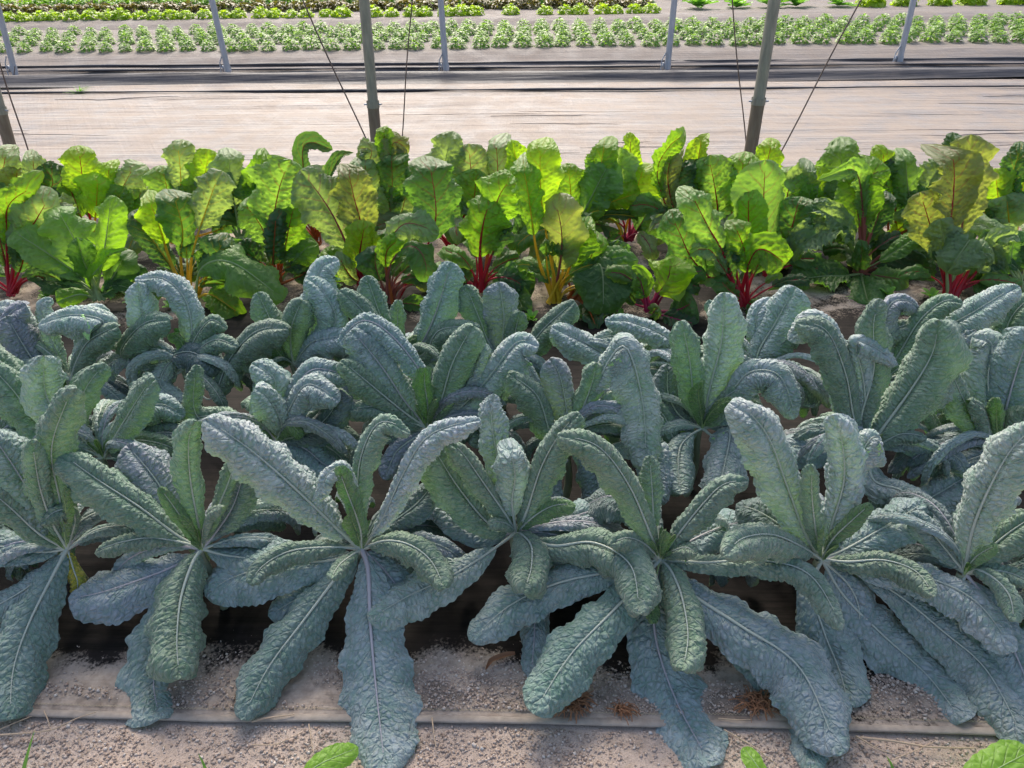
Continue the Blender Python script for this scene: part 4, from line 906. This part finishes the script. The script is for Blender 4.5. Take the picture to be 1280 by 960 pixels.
L_(B[7], 42, 'p', [(554, 230), (564, 165)], vc='w', amp=1.2); L_(B[7], 62, 'p', [(588, 240), (586, 180)]); L_(B[7], 46, 'p', [(618, 240), (620, 170)]); L_(B[7], 54, 'l', [(590, 260), (596, 212)], .04, amp=1.4, vc='o'); L_(B[7], 36, 'm', [(530, 250), (520, 205)]); L_(B[7], 42, 'd', [(560, 280), (572, 240)])
L_(B[8], 32, 'y', [(652, 240), (640, 175)], .0, vc='y'); L_(B[8], 40, 'd', [(648, 290), (640, 265)], .05); L_(B[8], 24, 'm', [(672, 290), (690, 270)], .05); L_(B[8], 40, 'm', [(665, 260), (672, 215)]); L_(B[8], 26, 'd', [(658, 300), (664, 285)], .03)
L_(B[9], 38, 'b', [(714, 250), (710, 205)]); L_(B[9], 58, 'l', [(728, 270), (745, 235), (762, 202)], .03, vc='w'); L_(B[9], 36, 'b', [(745, 230), (757, 172)]); L_(B[9], 46, 'd', [(700, 290), (705, 262)])
L_(B[10], 56, 'p', [(766, 245), (776, 184)], vc='w'); L_(B[10], 62, 'y', [(790, 255), (806, 206)], .04, vc='y'); L_(B[10], 28, 'y', [(788, 225), (788, 165)], -.04); L_(B[10], 26, 'd', [(798, 285), (808, 268)], .05); L_(B[10], 46, 'y', [(770, 278), (745, 262), (800, 240)], .1, vc='y'); L_(B[10], 30, 'd', [(765, 305), (762, 285)], .1)
L_(B[11], 30, 'b', [(822, 225), (835, 185), (862, 165)], vc='r'); L_(B[11], 30, 'o', [(835, 230), (842, 185)], vc='r'); L_(B[11], 34, 'y', [(868, 230), (878, 166)], -.03); L_(B[11], 40, 'd', [(845, 250), (852, 195)], amp=1.6); L_(B[11], 46, 'm', [(832, 290), (824, 262)], .05); L_(B[11], 36, 'd', [(858, 280), (862, 240)])
L_(B[12], 56, 'l', [(896, 250), (886, 196)], .04, amp=1.6); L_(B[12], 40, 'm', [(880, 265), (872, 225)]); L_(B[12], 36, 'd', [(915, 280), (912, 240)])
L_(B[13], 48, 'b', [(928, 250), (930, 192)]); L_(B[13], 32, 'y', [(955, 235), (966, 172)], -.04); L_(B[13], 56, 'm', [(980, 280), (1000, 240)]); L_(B[13], 40, 'l', [(985, 240), (990, 210)])
L_(B[14], 34, 'y', [(1020, 250), (1022, 208)]); L_(B[14], 28, 'b', [(1012, 262), (1014, 230)], .04); L_(B[14], 40, 'p', [(1002, 230), (1010, 200)]); L_(B[14], 48, 'l', [(1050, 235), (1050, 176)], amp=1.7); L_(B[14], 34, 'p', [(1035, 250), (1042, 215)], amp=1.6)
L_(B[15], 34, 'y', [(1108, 235), (1103, 181)]); L_(B[15], 46, 'b', [(1080, 240), (1075, 195)]); L_(B[15], 40, 'd', [(1118, 245), (1100, 200)], amp=1.6); L_(B[15], 34, 'y', [(1122, 290), (1120, 275)], .0)
L_(B[16], 34, 'l', [(1136, 240), (1132, 189)]); L_(B[16], 30, 'p', [(1160, 235), (1192, 192)], amp=1.6); L_(B[16], 40, 'm', [(1148, 265), (1146, 230)], amp=1.6); L_(B[16], 22, 'd', [(1185, 220), (1192, 165)], -.05, amp=1.6)
L_(B[17], 44, 'y', [(1250, 262), (1244, 212)]); L_(B[17], 26, 'd', [(1264, 232), (1278, 178)], amp=1.7); L_(B[17], 44, 'b', [(1275, 250), (1285, 205)]); L_(B[17], 40, 'm', [(1235, 280), (1228, 250)]); L_(B[17], 56, 'p', [(1262, 285), (1258, 245)], .05)
for i, p in enumerate(B): rand_chard(p, 11, 100 + i, cols='mdlppb', W=(.045, .08), L0=.28, L1=.5)
# front row
C = [chard(14, 368, 'front row chard with bright red stalks at the left picture edge', 'r'), chard(125, 374, 'front row chard with smooth light green leaves and pale green ribs', 'w'),
     chard(238, 376, 'front row chard with golden yellow stalks', 'y'), chard(345, 356, 'chard with bubbled leaves and pale orange stalk behind a narrow dark leaf', 'o'),
     chard(452, 356, 'chard with a small upright lime leaf netted in red', 'r'), chard(488, 378, 'chard with a dark brown red arching stalk and glossy dark leaf', 'n'),
     chard(598, 364, 'chard with two thick pinkish red stalks left of the yellow one', 'r'), chard(692, 378, 'tall chard with amber yellow stalks at centre under a glowing leaf', 'y'),
     chard(718, 374, 'chard with thin orange brown stalks tucked right of the amber one and round dull leaf', 'o'), chard(814, 388, 'low chard with magenta stalks and ruffled lime leaf', 'k'),
     chard(930, 382, 'chard with a fan of deep red stalks left of the round leaf', 'r'), chard(962, 346, 'chard with large round flat leaf and reddish rib', 'r'),
     chard(1075, 340, 'chard with thick brown pink stalks at right', 'n'), chard(1188, 370, 'ageing chard with blood red stalks and olive orange leaf', 'r'),
     chard(1278, 366, 'front row chard at the right picture edge with faded leaves', 'w')]
L_(C[0], 60, 'b', [(20, 300), (5, 240)]); L_(C[0], 34, 'b', [(8, 290), (12, 255), (44, 232)], .05, curl=1.2); L_(C[0], 50, 'p', [(22, 310), (42, 280), (62, 246)], thick=1.4); L_(C[0], 30, 'd', [(5, 320), (-5, 280)], thick=1.5); L_(C[0], 30, 'd', [(30, 320), (20, 290)])
c = C[1]; L_(c, 44, 'l', [(100, 345), (62, 318), (12, 286)], .05, s0=.25, amp=.7); L_(c, 58, 'l', [(98, 310), (70, 258)], s0=.35, amp=.7); L_(c, 50, 'b', [(130, 315), (139, 247)], .03, s0=.3, amp=.6); L_(c, 36, 'm', [(106, 330), (97, 298)], .05, s0=.35, amp=.6)
L_(c, 42, 'm', [(142, 345), (156, 318)], .0, s0=.3, amp=.6); L_(c, 24, 'b', [(112, 352), (128, 330), (143, 310)], .1, s0=.15, curl=1.2, amp=.5); L_(c, 24, 'b', [(100, 368), (70, 377)], .1, s0=.2, amp=.5); L_(c, 34, 'm', [(80, 355), (50, 350)], s0=.3); L_(c, 24, 'd', [(135, 365), (150, 352)], s0=.3)
c = C[2]; L_(c, 42, 'y', [(214, 330), (200, 285), (184, 244)], .04, s0=.56, thick=1.4); L_(c, 50, 'm', [(226, 325), (228, 285), (216, 240)], .03, s0=.5, roll=15, thick=1.2); L_(c, 34, 'd', [(205, 320), (165, 262)], s0=.35)
L_(c, 58, 'l', [(252, 335), (290, 328), (355, 374)], .1, s0=.22, amp=.8, vc='w'); L_(c, 46, 'b', [(262, 368), (300, 392)], .02, s0=.3, vc='y'); L_(c, 20, 'm', [(234, 330), (232, 300)], s0=.7, thick=1.2); L_(c, 22, 'm', [(250, 340), (256, 310)], s0=.7, thick=1.2); L_(c, 46, 'p', [(240, 320), (262, 250), (275, 215)], s0=.55); L_(c, 40, 'd', [(265, 330), (280, 300)])
c = C[3]; L_(c, 66, 'l', [(342, 290), (348, 240), (362, 200)], s0=.42, amp=1.4, vc='o'); L_(c, 44, 'l', [(330, 290), (302, 250)], .0, s0=.45, amp=1.2, vc='o'); L_(c, 28, 'd', [(342, 315), (345, 268)], .08, s0=.3, curl=1.3, amp=1.8, thick=1.6); L_(c, 34, 'b', [(368, 325), (390, 304)], .05, vc='w'); L_(c, 36, 'd', [(318, 325), (300, 300)], amp=1.4); L_(c, 50, 'b', [(358, 300), (368, 255)], .0); L_(c, 36, 'd', [(375, 345), (400, 330)])
c = C[4]; L_(c, 66, 'p', [(438, 315), (412, 262), (376, 212)], .05, s0=.32, amp=1.0, vc='k'); L_(c, 56, 'o', [(452, 290), (442, 245), (434, 206)], .0, s0=.38, vc='r'); L_(c, 42, 'y', [(449, 325), (456, 280)], .1, s0=.28, vc='r', thick=1.2); L_(c, 24, 'p', [(438, 345), (424, 322)], .12, s0=.2); L_(c, 44, 'b', [(425, 335), (405, 312)], .0, s0=.3, vc='w'); L_(c, 40, 'd', [(470, 330), (478, 300)], .0)
c = C[5]; L_(c, 38, 'p', [(482, 320), (505, 280), (548, 290)], .05, s0=.42, amp=.8); L_(c, 38, 'm', [(488, 330), (510, 308), (528, 318), (536, 352)], .12, s0=.48, amp=.6, thick=1.2); L_(c, 26, 'b', [(482, 320), (500, 298)], .06, s0=.5, vc='o'); L_(c, 26, 'o', [(505, 360), (540, 348)], .0, s0=.6); L_(c, 40, 'd', [(470, 335), (470, 310)]); L_(c, 30, 'm', [(515, 380), (540, 385)], 0, s0=.3)
L_(C[5], 62, 'm', [(528, 320), (545, 270), (536, 196)], -.05, s0=.48, vc='r', amp=.9)
c = C[6]; L_(c, 58, 'b', [(600, 315), (604, 280), (612, 252)], .05, s0=.38, thick=1.7, vc='r'); L_(c, 56, 'b', [(612, 300), (622, 250), (642, 218)], .0, s0=.42, thick=1.5, vc='o'); L_(c, 30, 'd', [(616, 315), (632, 272)], s0=.5, thick=1.5); L_(c, 42, 'm', [(622, 352), (668, 350)], .05, s0=.25, vc='w'); L_(c, 30, 'm', [(580, 345), (570, 325)], .0, s0=.3); L_(c, 40, 'm', [(640, 368), (655, 388)], .0, s0=.3, vc='w')
c = C[7]; L_(c, 50, 'y', [(684, 300), (676, 240), (675, 174)], .0, s0=.55, vc='y', amp=.7); L_(c, 34, 'b', [(672, 320), (660, 240), (652, 200)], .03, s0=.5, thick=1.2); L_(c, 60, 'o', [(700, 330), (702, 290), (694, 250)], .08, s0=.34, vc='n', amp=.5); L_(c, 46, 'b', [(718, 320), (736, 275)], .02, s0=.45)
for k in range(4): L_(c, 16, 'm', [(684 + 7 * k, 335), (682 + 9 * k, 300)], .03, s0=.75, thick=1.1)
c = C[8]; L_(c, 42, 'b', [(732, 335), (750, 296)], .02, vc='o'); L_(c, 28, 'l', [(745, 332), (792, 318)], .08, s0=.3, vc='w'); L_(c, 64, 'm', [(742, 332), (753, 340), (754, 392)], .15, s0=.15, amp=.7, vc='w', curl=.3); L_(c, 44, 'd', [(735, 385), (745, 408)], .0, s0=.2); L_(c, 18, 'd', [(722, 335), (726, 305)], s0=.7); L_(c, 34, 'd', [(765, 340), (772, 300)], .0)
c = C[9]; L_(c, 62, 'y', [(828, 360), (836, 345), (838, 326)], .06, s0=.35, vc='k', thick=1.3, wave=.3); L_(c, 44, 'm', [(845, 388), (866, 378)], .06, s0=.4, vc='k', thick=1.3); L_(c, 28, 'm', [(802, 362), (796, 342)], .0, s0=.4); L_(c, 14, 'm', [(794, 380), (784, 365)], s0=.6); L_(c, 18, 'l', [(816, 392), (822, 384)], .08, s0=.2); L_(c, 40, 'd', [(850, 400), (870, 405)], .0, s0=.3); L_(c, 34, 'b', [(800, 350), (785, 345)], s0=.3)
c = C[10]; L_(c, 42, 'l', [(908, 325), (886, 285), (862, 238)], .05, s0=.45, vc='r', thick=1.3); L_(c, 34, 'b', [(932, 320), (918, 280)], .04, s0=.4, thick=1.3); L_(c, 46, 'b', [(938, 325), (955, 312), (988, 334)], .08, s0=.4, thick=1.2); L_(c, 28, 'p', [(900, 330), (886, 312), (862, 314)], .04, s0=.45, thick=1.2); L_(c, 30, 'm', [(915, 366), (900, 350)], .05, s0=.3); L_(c, 22, 'm', [(938, 380), (948, 392)], .05, s0=.3)
L_(c, 46, 'm', [(870, 330), (850, 292), (838, 266)], .0, s0=.4); L_(c, 40, 'd', [(905, 330), (892, 300)], .0); L_(c, 14, 'd', [(920, 330), (922, 300)], s0=.7, thick=1.2)
c = C[11]; L_(c, 78, 'l', [(960, 300), (955, 250), (957, 200)], .0, s0=.28, amp=.45, wave=.05, curl=.3, thick=1.1); L_(c, 44, 'b', [(938, 300), (935, 240)], .06, s0=.3, amp=.6); L_(c, 60, 'm', [(985, 300), (1000, 245)], -.06, s0=.3); L_(c, 40, 'b', [(985, 320), (975, 290)], .0)
c = C[12]; L_(c, 30, 'l', [(1078, 260), (1070, 215), (1045, 214)], .05, s0=.45, thick=2.0, vc='n'); L_(c, 44, 'b', [(1082, 270), (1085, 225), (1112, 208)], .04, s0=.42, thick=2.0, vc='n'); L_(c, 42, 'b', [(1072, 260), (1066, 212)], .0, s0=.45, thick=1.8, vc='n'); L_(c, 34, 'd', [(1092, 285), (1108, 240)], .0, s0=.5, thick=1.6)
L_(c, 38, 'p', [(1060, 300), (1045, 275), (1014, 256)], .06, s0=.3, vc='w', amp=1.5); L_(c, 46, 'p', [(1055, 298), (1030, 288), (984, 318)], .12, s0=.25, vc='w', amp=1.5, thick=.6)
L_(c, 54, 'm', [(1055, 345), (1030, 345), (992, 350)], .1, s0=.2, vc='w'); L_(c, 54, 'm', [(1078, 350), (1085, 378)], .12, s0=.15, vc='w'); L_(c, 24, 'l', [(1102, 325), (1148, 294)], .1, s0=.35, vc='w', thick=.5); L_(c, 18, 'm', [(1075, 330), (1078, 305)], .15, s0=.15, amp=1.5); L_(c, 30, 'l', [(1100, 345), (1134, 350)], .12, s0=.3, thick=.6)
L_(c, 60, 'd', [(1115, 320), (1135, 300)], -.05, s0=.3); L_(c, 50, 'd', [(1140, 330), (1160, 350)], -.05, s0=.3)
c = C[13]; L_(c, 62, 'o', [(1187, 290), (1193, 225), (1190, 182)], .0, s0=.46, thick=1.5, vc='r', amp=.9); L_(c, 54, 'o', [(1203, 280), (1214, 168)], -.06, s0=.4, vc='n'); L_(c, 46, 'o', [(1165, 290), (1150, 240)], .0, s0=.4, vc='r'); L_(c, 36, 'p', [(1182, 315), (1176, 274)], .05, s0=.35, vc='w'); L_(c, 48, 'p', [(1200, 318), (1212, 300), (1185, 338)], .12, s0=.35, vc='w', amp=1.2); L_(c, 36, 'p', [(1205, 325), (1245, 315)], .06, s0=.35, vc='w')
for k in range(5): L_(c, 14, 'd', [(1176 + 12 * k, 335), (1172 + 14 * k, 310)], .02, s0=.75, thick=1.7)
c = C[14]; L_(c, 30, 'p', [(1245, 305), (1282, 290)], .03, vc='w'); L_(c, 34, 'p', [(1240, 330), (1232, 300)], .03, vc='w'); L_(c, 50, 'm', [(1240, 350), (1215, 345)], .0, vc='w'); L_(c, 50, 'm', [(1265, 330), (1270, 290)], .0); L_(c, 44, 'd', [(1290, 330), (1285, 300)])
for i, p in enumerate(C): rand_chard(p, 10, 200 + i, az=(-15, 195), L1=.40, W=(.035, .07))
# low seedlings and weeds between the kale and the chard
def little_weed(px, py, R, label, seed, m=M_WEED, name='weed', n=14, cat='weed', el=(20, 70), grassy=False):
    r = random.Random(seed); J = Join(); c = at_z(px, py, .012)
    for i in range(n):
        a = r.uniform(0, 6.28); e = math.radians(r.uniform(*el)); L = R * r.uniform(.5, 1.1); h = np.array([math.cos(a), math.sin(a), 0]); tt = np.linspace(0, 1, 7)
        P = c + np.outer(tt, h) * L * math.cos(e) + np.outer(tt - .35 * tt ** 2, [0, 0, 1]) * L * math.sin(e); Bv = np.cross(h, [0, 0, 1])
        wd = (R * .22 if not grassy else .0035) * ((tt ** .6) * (1 - tt ** 3) * 1.4 + .04) if not grassy else .0035 * (1 - tt ** 2) + .0004; us = np.linspace(-1, 1, 5)
        V = P[:, None] + Bv * (us[None, :, None] * wd[:, None, None]) + np.array([0, 0, 1]) * (np.abs(us)[None, :, None] * wd[:, None, None] * .35)
        J.add(V.reshape(-1, 3), grid_faces(7, 5))
    o = link(name, J.mesh(name, m)); return tag(o, label, cat)
wl = [(60, 372, 'left of the pale green ribbed chard'), (165, 378, 'between the pale ribbed and the yellow stalked chard'), (215, 385, 'just left of the yellow stalks'), (262, 380, 'just right of the yellow stalks'), (420, 362, 'below the pink ribbed pale leaf'),
      (545, 395, 'under the glossy dark arched leaf'), (665, 400, 'left of the amber stalks base'), (775, 400, 'under the round dull leaf'), (985, 395, 'right of the deep red stalks'), (1130, 385, 'below the brown pink stalks'), (1165, 372, 'left of the blood red stalks'), (1110, 370, 'under the silvery chard leaf')]
for i, (x, y, s) in enumerate(wl): little_weed(x, y, .07, 'low green weed on the dark fabric ' + s, i)

# ---------------------------------------------------------------- foreground seedlings at the bottom edge
def ground_leaf(px, wid, label, seed, name='broad_leaf_weed', col=(.17, .33, .05)):
    P = [at_z(x, y, z) for x, y, z in px]; P, L = spine(P, 80); T, N, B = frames(P, np.array([0, -.3, 1.0])); root = empty(name, P[0]); tag(root, label, 'weed')
    class R_: location = tuple(P[0])
    o = blade('leaf', P, L, N, B, wid, .05, lambda x: cshape(x), 40, 21, .35, .03, .0025, .02, .1, 40, seed, M_CHARD, root, col); o['vein'] = (.35, .5, .2)
    rib('midrib', P, N, .0022, .0006, .93, M_RIB, o, root, (.35, .5, .2)); return root
ground_leaf([(372, 985, .03), (395, 958, .06), (448, 934, .05)], .035, 'bright green leaf poking up at the bottom edge beside the long blue leaf', 3)
ground_leaf([(965, 985, .03), (945, 955, .05), (929, 934, .05)], .026, 'small bright green leaf at the bottom edge right of the round blue leaf', 5)
ground_leaf([(1190, 1000, .03), (1240, 965, .06), (1290, 938, .07)], .055, 'largest bright green leaf at the lower right corner', 7)
def grass_blade(px, label):
    P = [at_z(x, y, z) for x, y, z in px]; P, L = spine(P, 20); s = np.linspace(0, 1, 20); us = np.array([-1, 0, 1.]); wd = .0045 * (1 - s ** 1.5) + .0003
    V = P[:, None] + np.array([1, .2, 0]) * (us[None, :, None] * wd[:, None, None]) - np.array([0, 1, 0]) * (np.abs(us)[None, :, None] * wd[:, None, None] * .5)
    tag(link('grass_shoot', np_mesh('grass_shoot', V.reshape(-1, 3), grid_faces(20, 3), M_WEED)), label, 'grass')
grass_blade([(28, 972, 0), (34, 945, .03), (43, 913, .06)], 'single green grass blade on soil in the lower left corner')
grass_blade([(262, 975, 0), (255, 955, .02), (248, 942, .04)], 'short grass blade at the bottom edge left of centre')
grass_blade([(1120, 975, 0), (1114, 955, .02), (1108, 945, .04)], 'short grass blade at the bottom edge right of centre')

# ---------------------------------------------------------------- hoop house pipes and twine
def box(J, c, s, R=None):
    v = np.array([(x, y, z) for x in (-1, 1) for y in (-1, 1) for z in (-1, 1)], float) * np.array(s) / 2
    J.add(v + np.array(c), np.array([(0, 1, 3, 2), (4, 6, 7, 5), (0, 4, 5, 1), (2, 3, 7, 6), (0, 2, 6, 4), (1, 5, 7, 3)]))
def post(px, py, Y, r, mat, label, group, near, topx=None):
    b = at_Y(px, py, Y); t = at_Y(topx[0], topx[1], Y); d = (t - b) / (t[2] - b[2]); g0 = b - d * b[2]; top = g0 + d * 3.2
    root = empty('hoop_post', (g0[0], g0[1], 0)); tag(root, label, 'post', group); loc = np.array(root.location)
    z = np.linspace(0, 1, 30)[:, None]; P = g0 + (top - g0) * z; P[:, 2] = np.linspace(-.05, 3.2, 30)
    V, F, _ = tube(P - loc, r, 16); link('pipe', np_mesh('pipe', V, F, mat), root)
    at = lambda zz: g0 + d * zz
    if near:
        z1 = .52; P = np.array([at(-.02), at(z1 * .5), at(z1)]); V, F, _ = tube(P - loc, r * 1.13, 16); link('ground_sleeve', np_mesh('ground_sleeve', V, F, M_RUST), root)
        P = np.array([at(z1 - .012), at(z1), at(z1 + .03)]); V, F, _ = tube(P - loc, r * 1.24, 16); cl = link('collar', np_mesh('collar', V, F, mat), root)
        P = np.array([at(z1 + .01) + [-r * 1.7, -r * .2, 0], at(z1 + .01) + [r * 1.7, -r * .2, 0]]); V, F, _ = tube(P - loc, .006, 6); link('bolt', np_mesh('bolt', V, F, M_GALV), cl)
    else:
        J = Join(); c = at(.10) - loc; box(J, c + [-r * 1.5, -.005, 0], (.012, .03, .07)); V, F, _ = tube(np.array([at(.07), at(.10), at(.13)]) - loc, r * 1.18, 12); J.add(V, F); link('clamp', J.mesh('clamp', M_GALV, False), root)
        P = np.array([at(.12) + [-r * 2.4, -.02, -.13], at(.12) + [-r * 2.0, -.02, .05], at(.12) + [-r * .9, -.02, .12]]); V, F, _ = tube(P - loc, .007, 6); link('brace_rod', np_mesh('brace_rod', V, F, M_GALV), root)
    return root
PG = 'near row of weathered hoop house pipes'; FG = 'far row of grey galvanised hoop house pipes'
post(468, 150, 5.3, .0345, M_POST, 'thick weathered pipe rising behind the chard left of centre', PG, True, (455, 0))
post(938, 190, 5.3, .0375, M_POST, 'thick leaning weathered pipe rising behind the chard right of centre', PG, True, (968, 0))
post(17, 198, 5.2, .035, M_POST, 'weathered pipe stump at the left picture edge behind the chard', PG, True, (-22, 60))
for (x, y, tx, s) in ((20, 97, 2, 'leftmost grey pipe in the far row beside the left edge'), (287, 97, 265, 'second grey far pipe, above the sunlit chard at left'), (558, 95, 551, 'far grey pipe just left of the picture middle'),
                      (833, 94, 843, 'far grey pipe between picture middle and the thick right pipe'), (1122, 85, 1142, 'rightmost grey pipe in the far row')):
    post(x, y, at_z(x, y, 0)[1], .034, M_GALV, s, FG, False, (tx, 0 if x > 50 else 28))
def twine(p0, p1, Y, r, label, sag=.01):
    a, b = at_Y(*p0, Y), at_Y(*p1, Y); d = (a - b); b = b - d * (b[2] / d[2]); a = a + d * .4; tt = np.linspace(0, 1, 40)[:, None]; P = b + (a - b) * tt + np.array([sag, 0, 0]) * np.sin(tt * 9) * .4
    V, F, uv = tube(P, r, 5); tag(link('twine', np_mesh('twine', V, F, M_WIRE)), label, 'twine', 'thin twines tied down from the hoops')
twine((378, 0), (458, 176), 5.6, .0055, 'slanting twine left of the thick left pipe')
twine((515, 0), (503, 160), 5.6, .0045, 'nearly upright twine right of the thick left pipe')
twine((915, 0), (932, 178), 5.6, .0045, 'upright twine just left of the leaning right pipe')
twine((1076, 0), (978, 186), 5.6, .0055, 'slanting twine right of the leaning right pipe')
twine((-5, 65), (36, 192), 5.6, .0055, 'slanting twine at the left picture edge')
twine((833, 60), (820, 0), 9.6, .004, 'thin light twine left of the far pipe before the thick right one')
twine((572, 95), (574, 0), 9.55, .004, 'thin twine hanging beside the far pipe left of the middle')
twine((18, 60), (18, 0), 9.4, .005, 'thin twine in front of the leftmost lettuces')
twine((1116, 75), (1112, 20), 9.6, .004, 'faint upright twine beside the rightmost far pipe')
twine((191, 215), (185, 195), 4.7, .004, 'dark thin stake top showing behind the chard at left')

# ---------------------------------------------------------------- background crops
def rosette(n, R, H, leafw, cup, seed, ruff=.3, seg=5, open_=1.0):
    r = np.random.default_rng(seed); J = Join(); us = np.linspace(-1, 1, 5); tt = np.linspace(0, 1, seg)
    for i in range(n):
        k = i / n; a = i * 2.4 + r.uniform(-.3, .3); e = math.radians(88 - 75 * k * open_ + r.uniform(-8, 8)); L = R * (.55 + .5 * k) * r.uniform(.85, 1.1)
        h = np.array([math.cos(a), math.sin(a), 0]); Bv = np.array([-math.sin(a), math.cos(a), 0]); nv = -h * math.sin(e) + np.array([0, 0, 1]) * math.cos(e)
        ax = h * math.cos(e) + np.array([0, 0, 1]) * math.sin(e)
        P = np.outer(tt, ax) * L + np.outer(tt ** 2, h * .25 * L - np.array([0, 0, .18 * L * k])) + [0, 0, H * .1]
        wd = leafw * (tt ** .6) * np.sqrt(1 - .75 * tt ** 3)
        V = P[:, None] + Bv * (us[None, :, None] * wd[:, None, None]) + nv * ((cup * us ** 2)[None, :, None] * wd[:, None, None]) + r.uniform(-1, 1, (seg, 5, 1)) * nv * ruff * leafw * (tt[:, None, None] ** 1)
        J.add(V.reshape(-1, 3), grid_faces(seg, 5))
    return J
def dome(n, R, H, Lf, Wf, seed, mat, name, ruff=.15):
    """a rounded bush of many small overlapping leaves"""
    r = np.random.default_rng(seed); J = Join(); us = np.array([-1, -.4, .4, 1.]); tt = np.linspace(0, 1, 4)
    for i in range(n):
        ph = math.asin(min(1, (i + .5) / n)) ; a = i * 2.39996 + r.uniform(-.3, .3); k = r.uniform(.72, 1.0); h = np.array([math.cos(a), math.sin(a), 0]); Bv = np.array([-h[1], h[0], 0])
        o = h * R * math.cos(ph) * k * .85 + [0, 0, H * .12 + H * .8 * math.sin(ph) * k]; e = ph * .9 - .25 + r.uniform(-.4, .4); ax = h * math.cos(e) + np.array([0, 0, math.sin(e)]); nv = np.cross(ax, Bv)
        L = Lf * r.uniform(.7, 1.2); wd = Wf * np.array([.3, 1, .95, .25]); P = o + np.outer(tt, ax) * L - np.outer(tt ** 2, [0, 0, .45 * L])
        V = P[:, None] + Bv * (us[None, :, None] * wd[:, None, None]) + nv * r.uniform(-1, 1, (4, 4, 1)) * ruff * Wf; J.add(V.reshape(-1, 3), grid_faces(4, 4))
    V, F, _ = tube(np.array([[0, 0, -.02], [0, 0, H * .4], [.005, 0, H * .7]]), .006, 5); J.add(V, F)
    return J.mesh(name, mat)
def basil_mesh(seed): return dome(84, .098, .165, .05, .019, seed, M_BASIL, 'herb', .25)
r = random.Random(5)
bm_ = [basil_mesh(i) for i in range(6)]
Y0 = at_z(640, 62, .12)[1]; sp = .272
for row, py in enumerate((60, 52, 45, 38.5)):
    Y = at_z(660, py, .12)[1]
    half = .72 * depth(np.array([0, Y, 0]))
    nmax = int(half / sp) + 1
    for k in range(-nmax, nmax + 1):
        X = k * sp + r.uniform(-.025, .025); 
        o = link('herb_plant', bm_[r.randrange(6)]); yy = Y + r.uniform(-.05, .05); o.location = (X, yy, float(bed_z(np.array(X), np.array(yy)))); o.rotation_euler = (0, 0, r.uniform(0, 6.28)); s = r.uniform(.85, 1.12) * (1 if X > -5.2 else .85); o.scale = (s * 1.06, s * 1.06, s * r.uniform(.85, 1.05))
        tag(o, 'small bushy pale tipped herb plant in the ' + ('nearest', 'second', 'third', 'farthest')[row] + ' of four lines on the far bed', 'herb plant', 'bushy herb plants in four lines on the far bed')
def crop(name, meshes, py, zb, x0px, x1px, step_px, label, cat, group, jit=.2, s=(.85, 1.15), skip=.05):
    c = at_z(660, py, zb); D = depth(c); Y = c[1]; st = step_px * D / FPX; xa, xb = at_z(x0px, py, zb)[0], at_z(x1px, py, zb)[0]; X = xa
    while X < xb:
        if r.random() > skip:
            o = link(name, meshes[r.randrange(len(meshes))]); yy = Y + r.uniform(-.04, .04); o.location = (X + r.uniform(-jit, jit) * st, yy, float(bed_z(np.array(X), np.array(yy)))); o.rotation_euler = (0, 0, r.uniform(0, 6.28)); k = r.uniform(*s); o.scale = (k, k, k); tag(o, label, cat, group)
        X += st
ly = [dome(46, .13, .15, .07, .04, 50 + i, M_LETY, 'yellow_lettuce', .5) for i in range(4)]
lr = [dome(40, .16, .17, .09, .05, 60 + i, M_LETR, 'red_lettuce', .5) for i in range(3)]
lg = [dome(40, .17, .19, .10, .05, 70 + i, M_LETG, 'green_lettuce', .5) for i in range(3)]
hd = [rosette(20, .27, .12, .10, .3, 80 + i, .2, 6).mesh('head_lettuce', M_HEAD) for i in range(3)]
yb = [dome(70, .19, .2, .10, .055, 90 + i, M_LETY, 'frilly_lettuce', .6) for i in range(3)]
crop('lettuce', ly, 19.5, .12, -20, 822, 21.5, 'compact yellow green lettuce in the front line of the far left planting', 'lettuce', 'compact yellow green lettuces in one line')
crop('lettuce', lr, 11.5, .12, -20, 822, 20, 'dark red lettuce in the line behind the yellow green lettuces', 'lettuce', 'dark red lettuces behind the yellow ones', skip=0)
crop('lettuce', lg, 5.5, .12, -20, 822, 20, 'green lettuce in the line behind the dark red lettuces', 'lettuce', 'green lettuces behind the red ones', skip=0)
crop('lettuce', ly, -2, .12, -20, 822, 21, 'yellow green lettuce in the farthest line at the top edge', 'lettuce', 'yellow green lettuces in the farthest line')
crop('head_lettuce', hd, 14.5, .12, 872, 1080, 44, 'large open green head lettuce right of the red lettuces', 'lettuce', 'large open green heads', s=(.9, 1.2))
crop('frilly_lettuce', yb, 14.5, .12, 1096, 1330, 46, 'frilly lime lettuce on the far bed at upper right', 'lettuce', 'frilly lime lettuces at upper right', s=(.85, 1.1), skip=0)
crop('head_lettuce', hd, 2, .12, 850, 1090, 40, 'green head lettuce in the rear line at the top edge right of the middle', 'lettuce', 'green heads in the rear line', s=(.9, 1.1))
crop('frilly_lettuce', yb, 2, .12, 1110, 1330, 42, 'frilly lime lettuce in the rear line at the top right corner', 'lettuce', 'frilly lime lettuces in the rear line', s=(.8, 1.0), skip=0)
little_weed(100, 117, .16, 'tuft of grassy weed growing on the fabric edge at upper left', 40, M_WEED, 'grass_tuft', 60, 'grass', (10, 60), True)
little_weed(857, 86, .10, 'tiny weed sprig on the far fabric fold near the right pipe', 41, M_WEED, 'weed', 12, 'weed', (50, 85), True)
root_clump((690, 93), .22, 120, 'brown debris heap at the foot of the far fabric beside the middle pipe', 7)
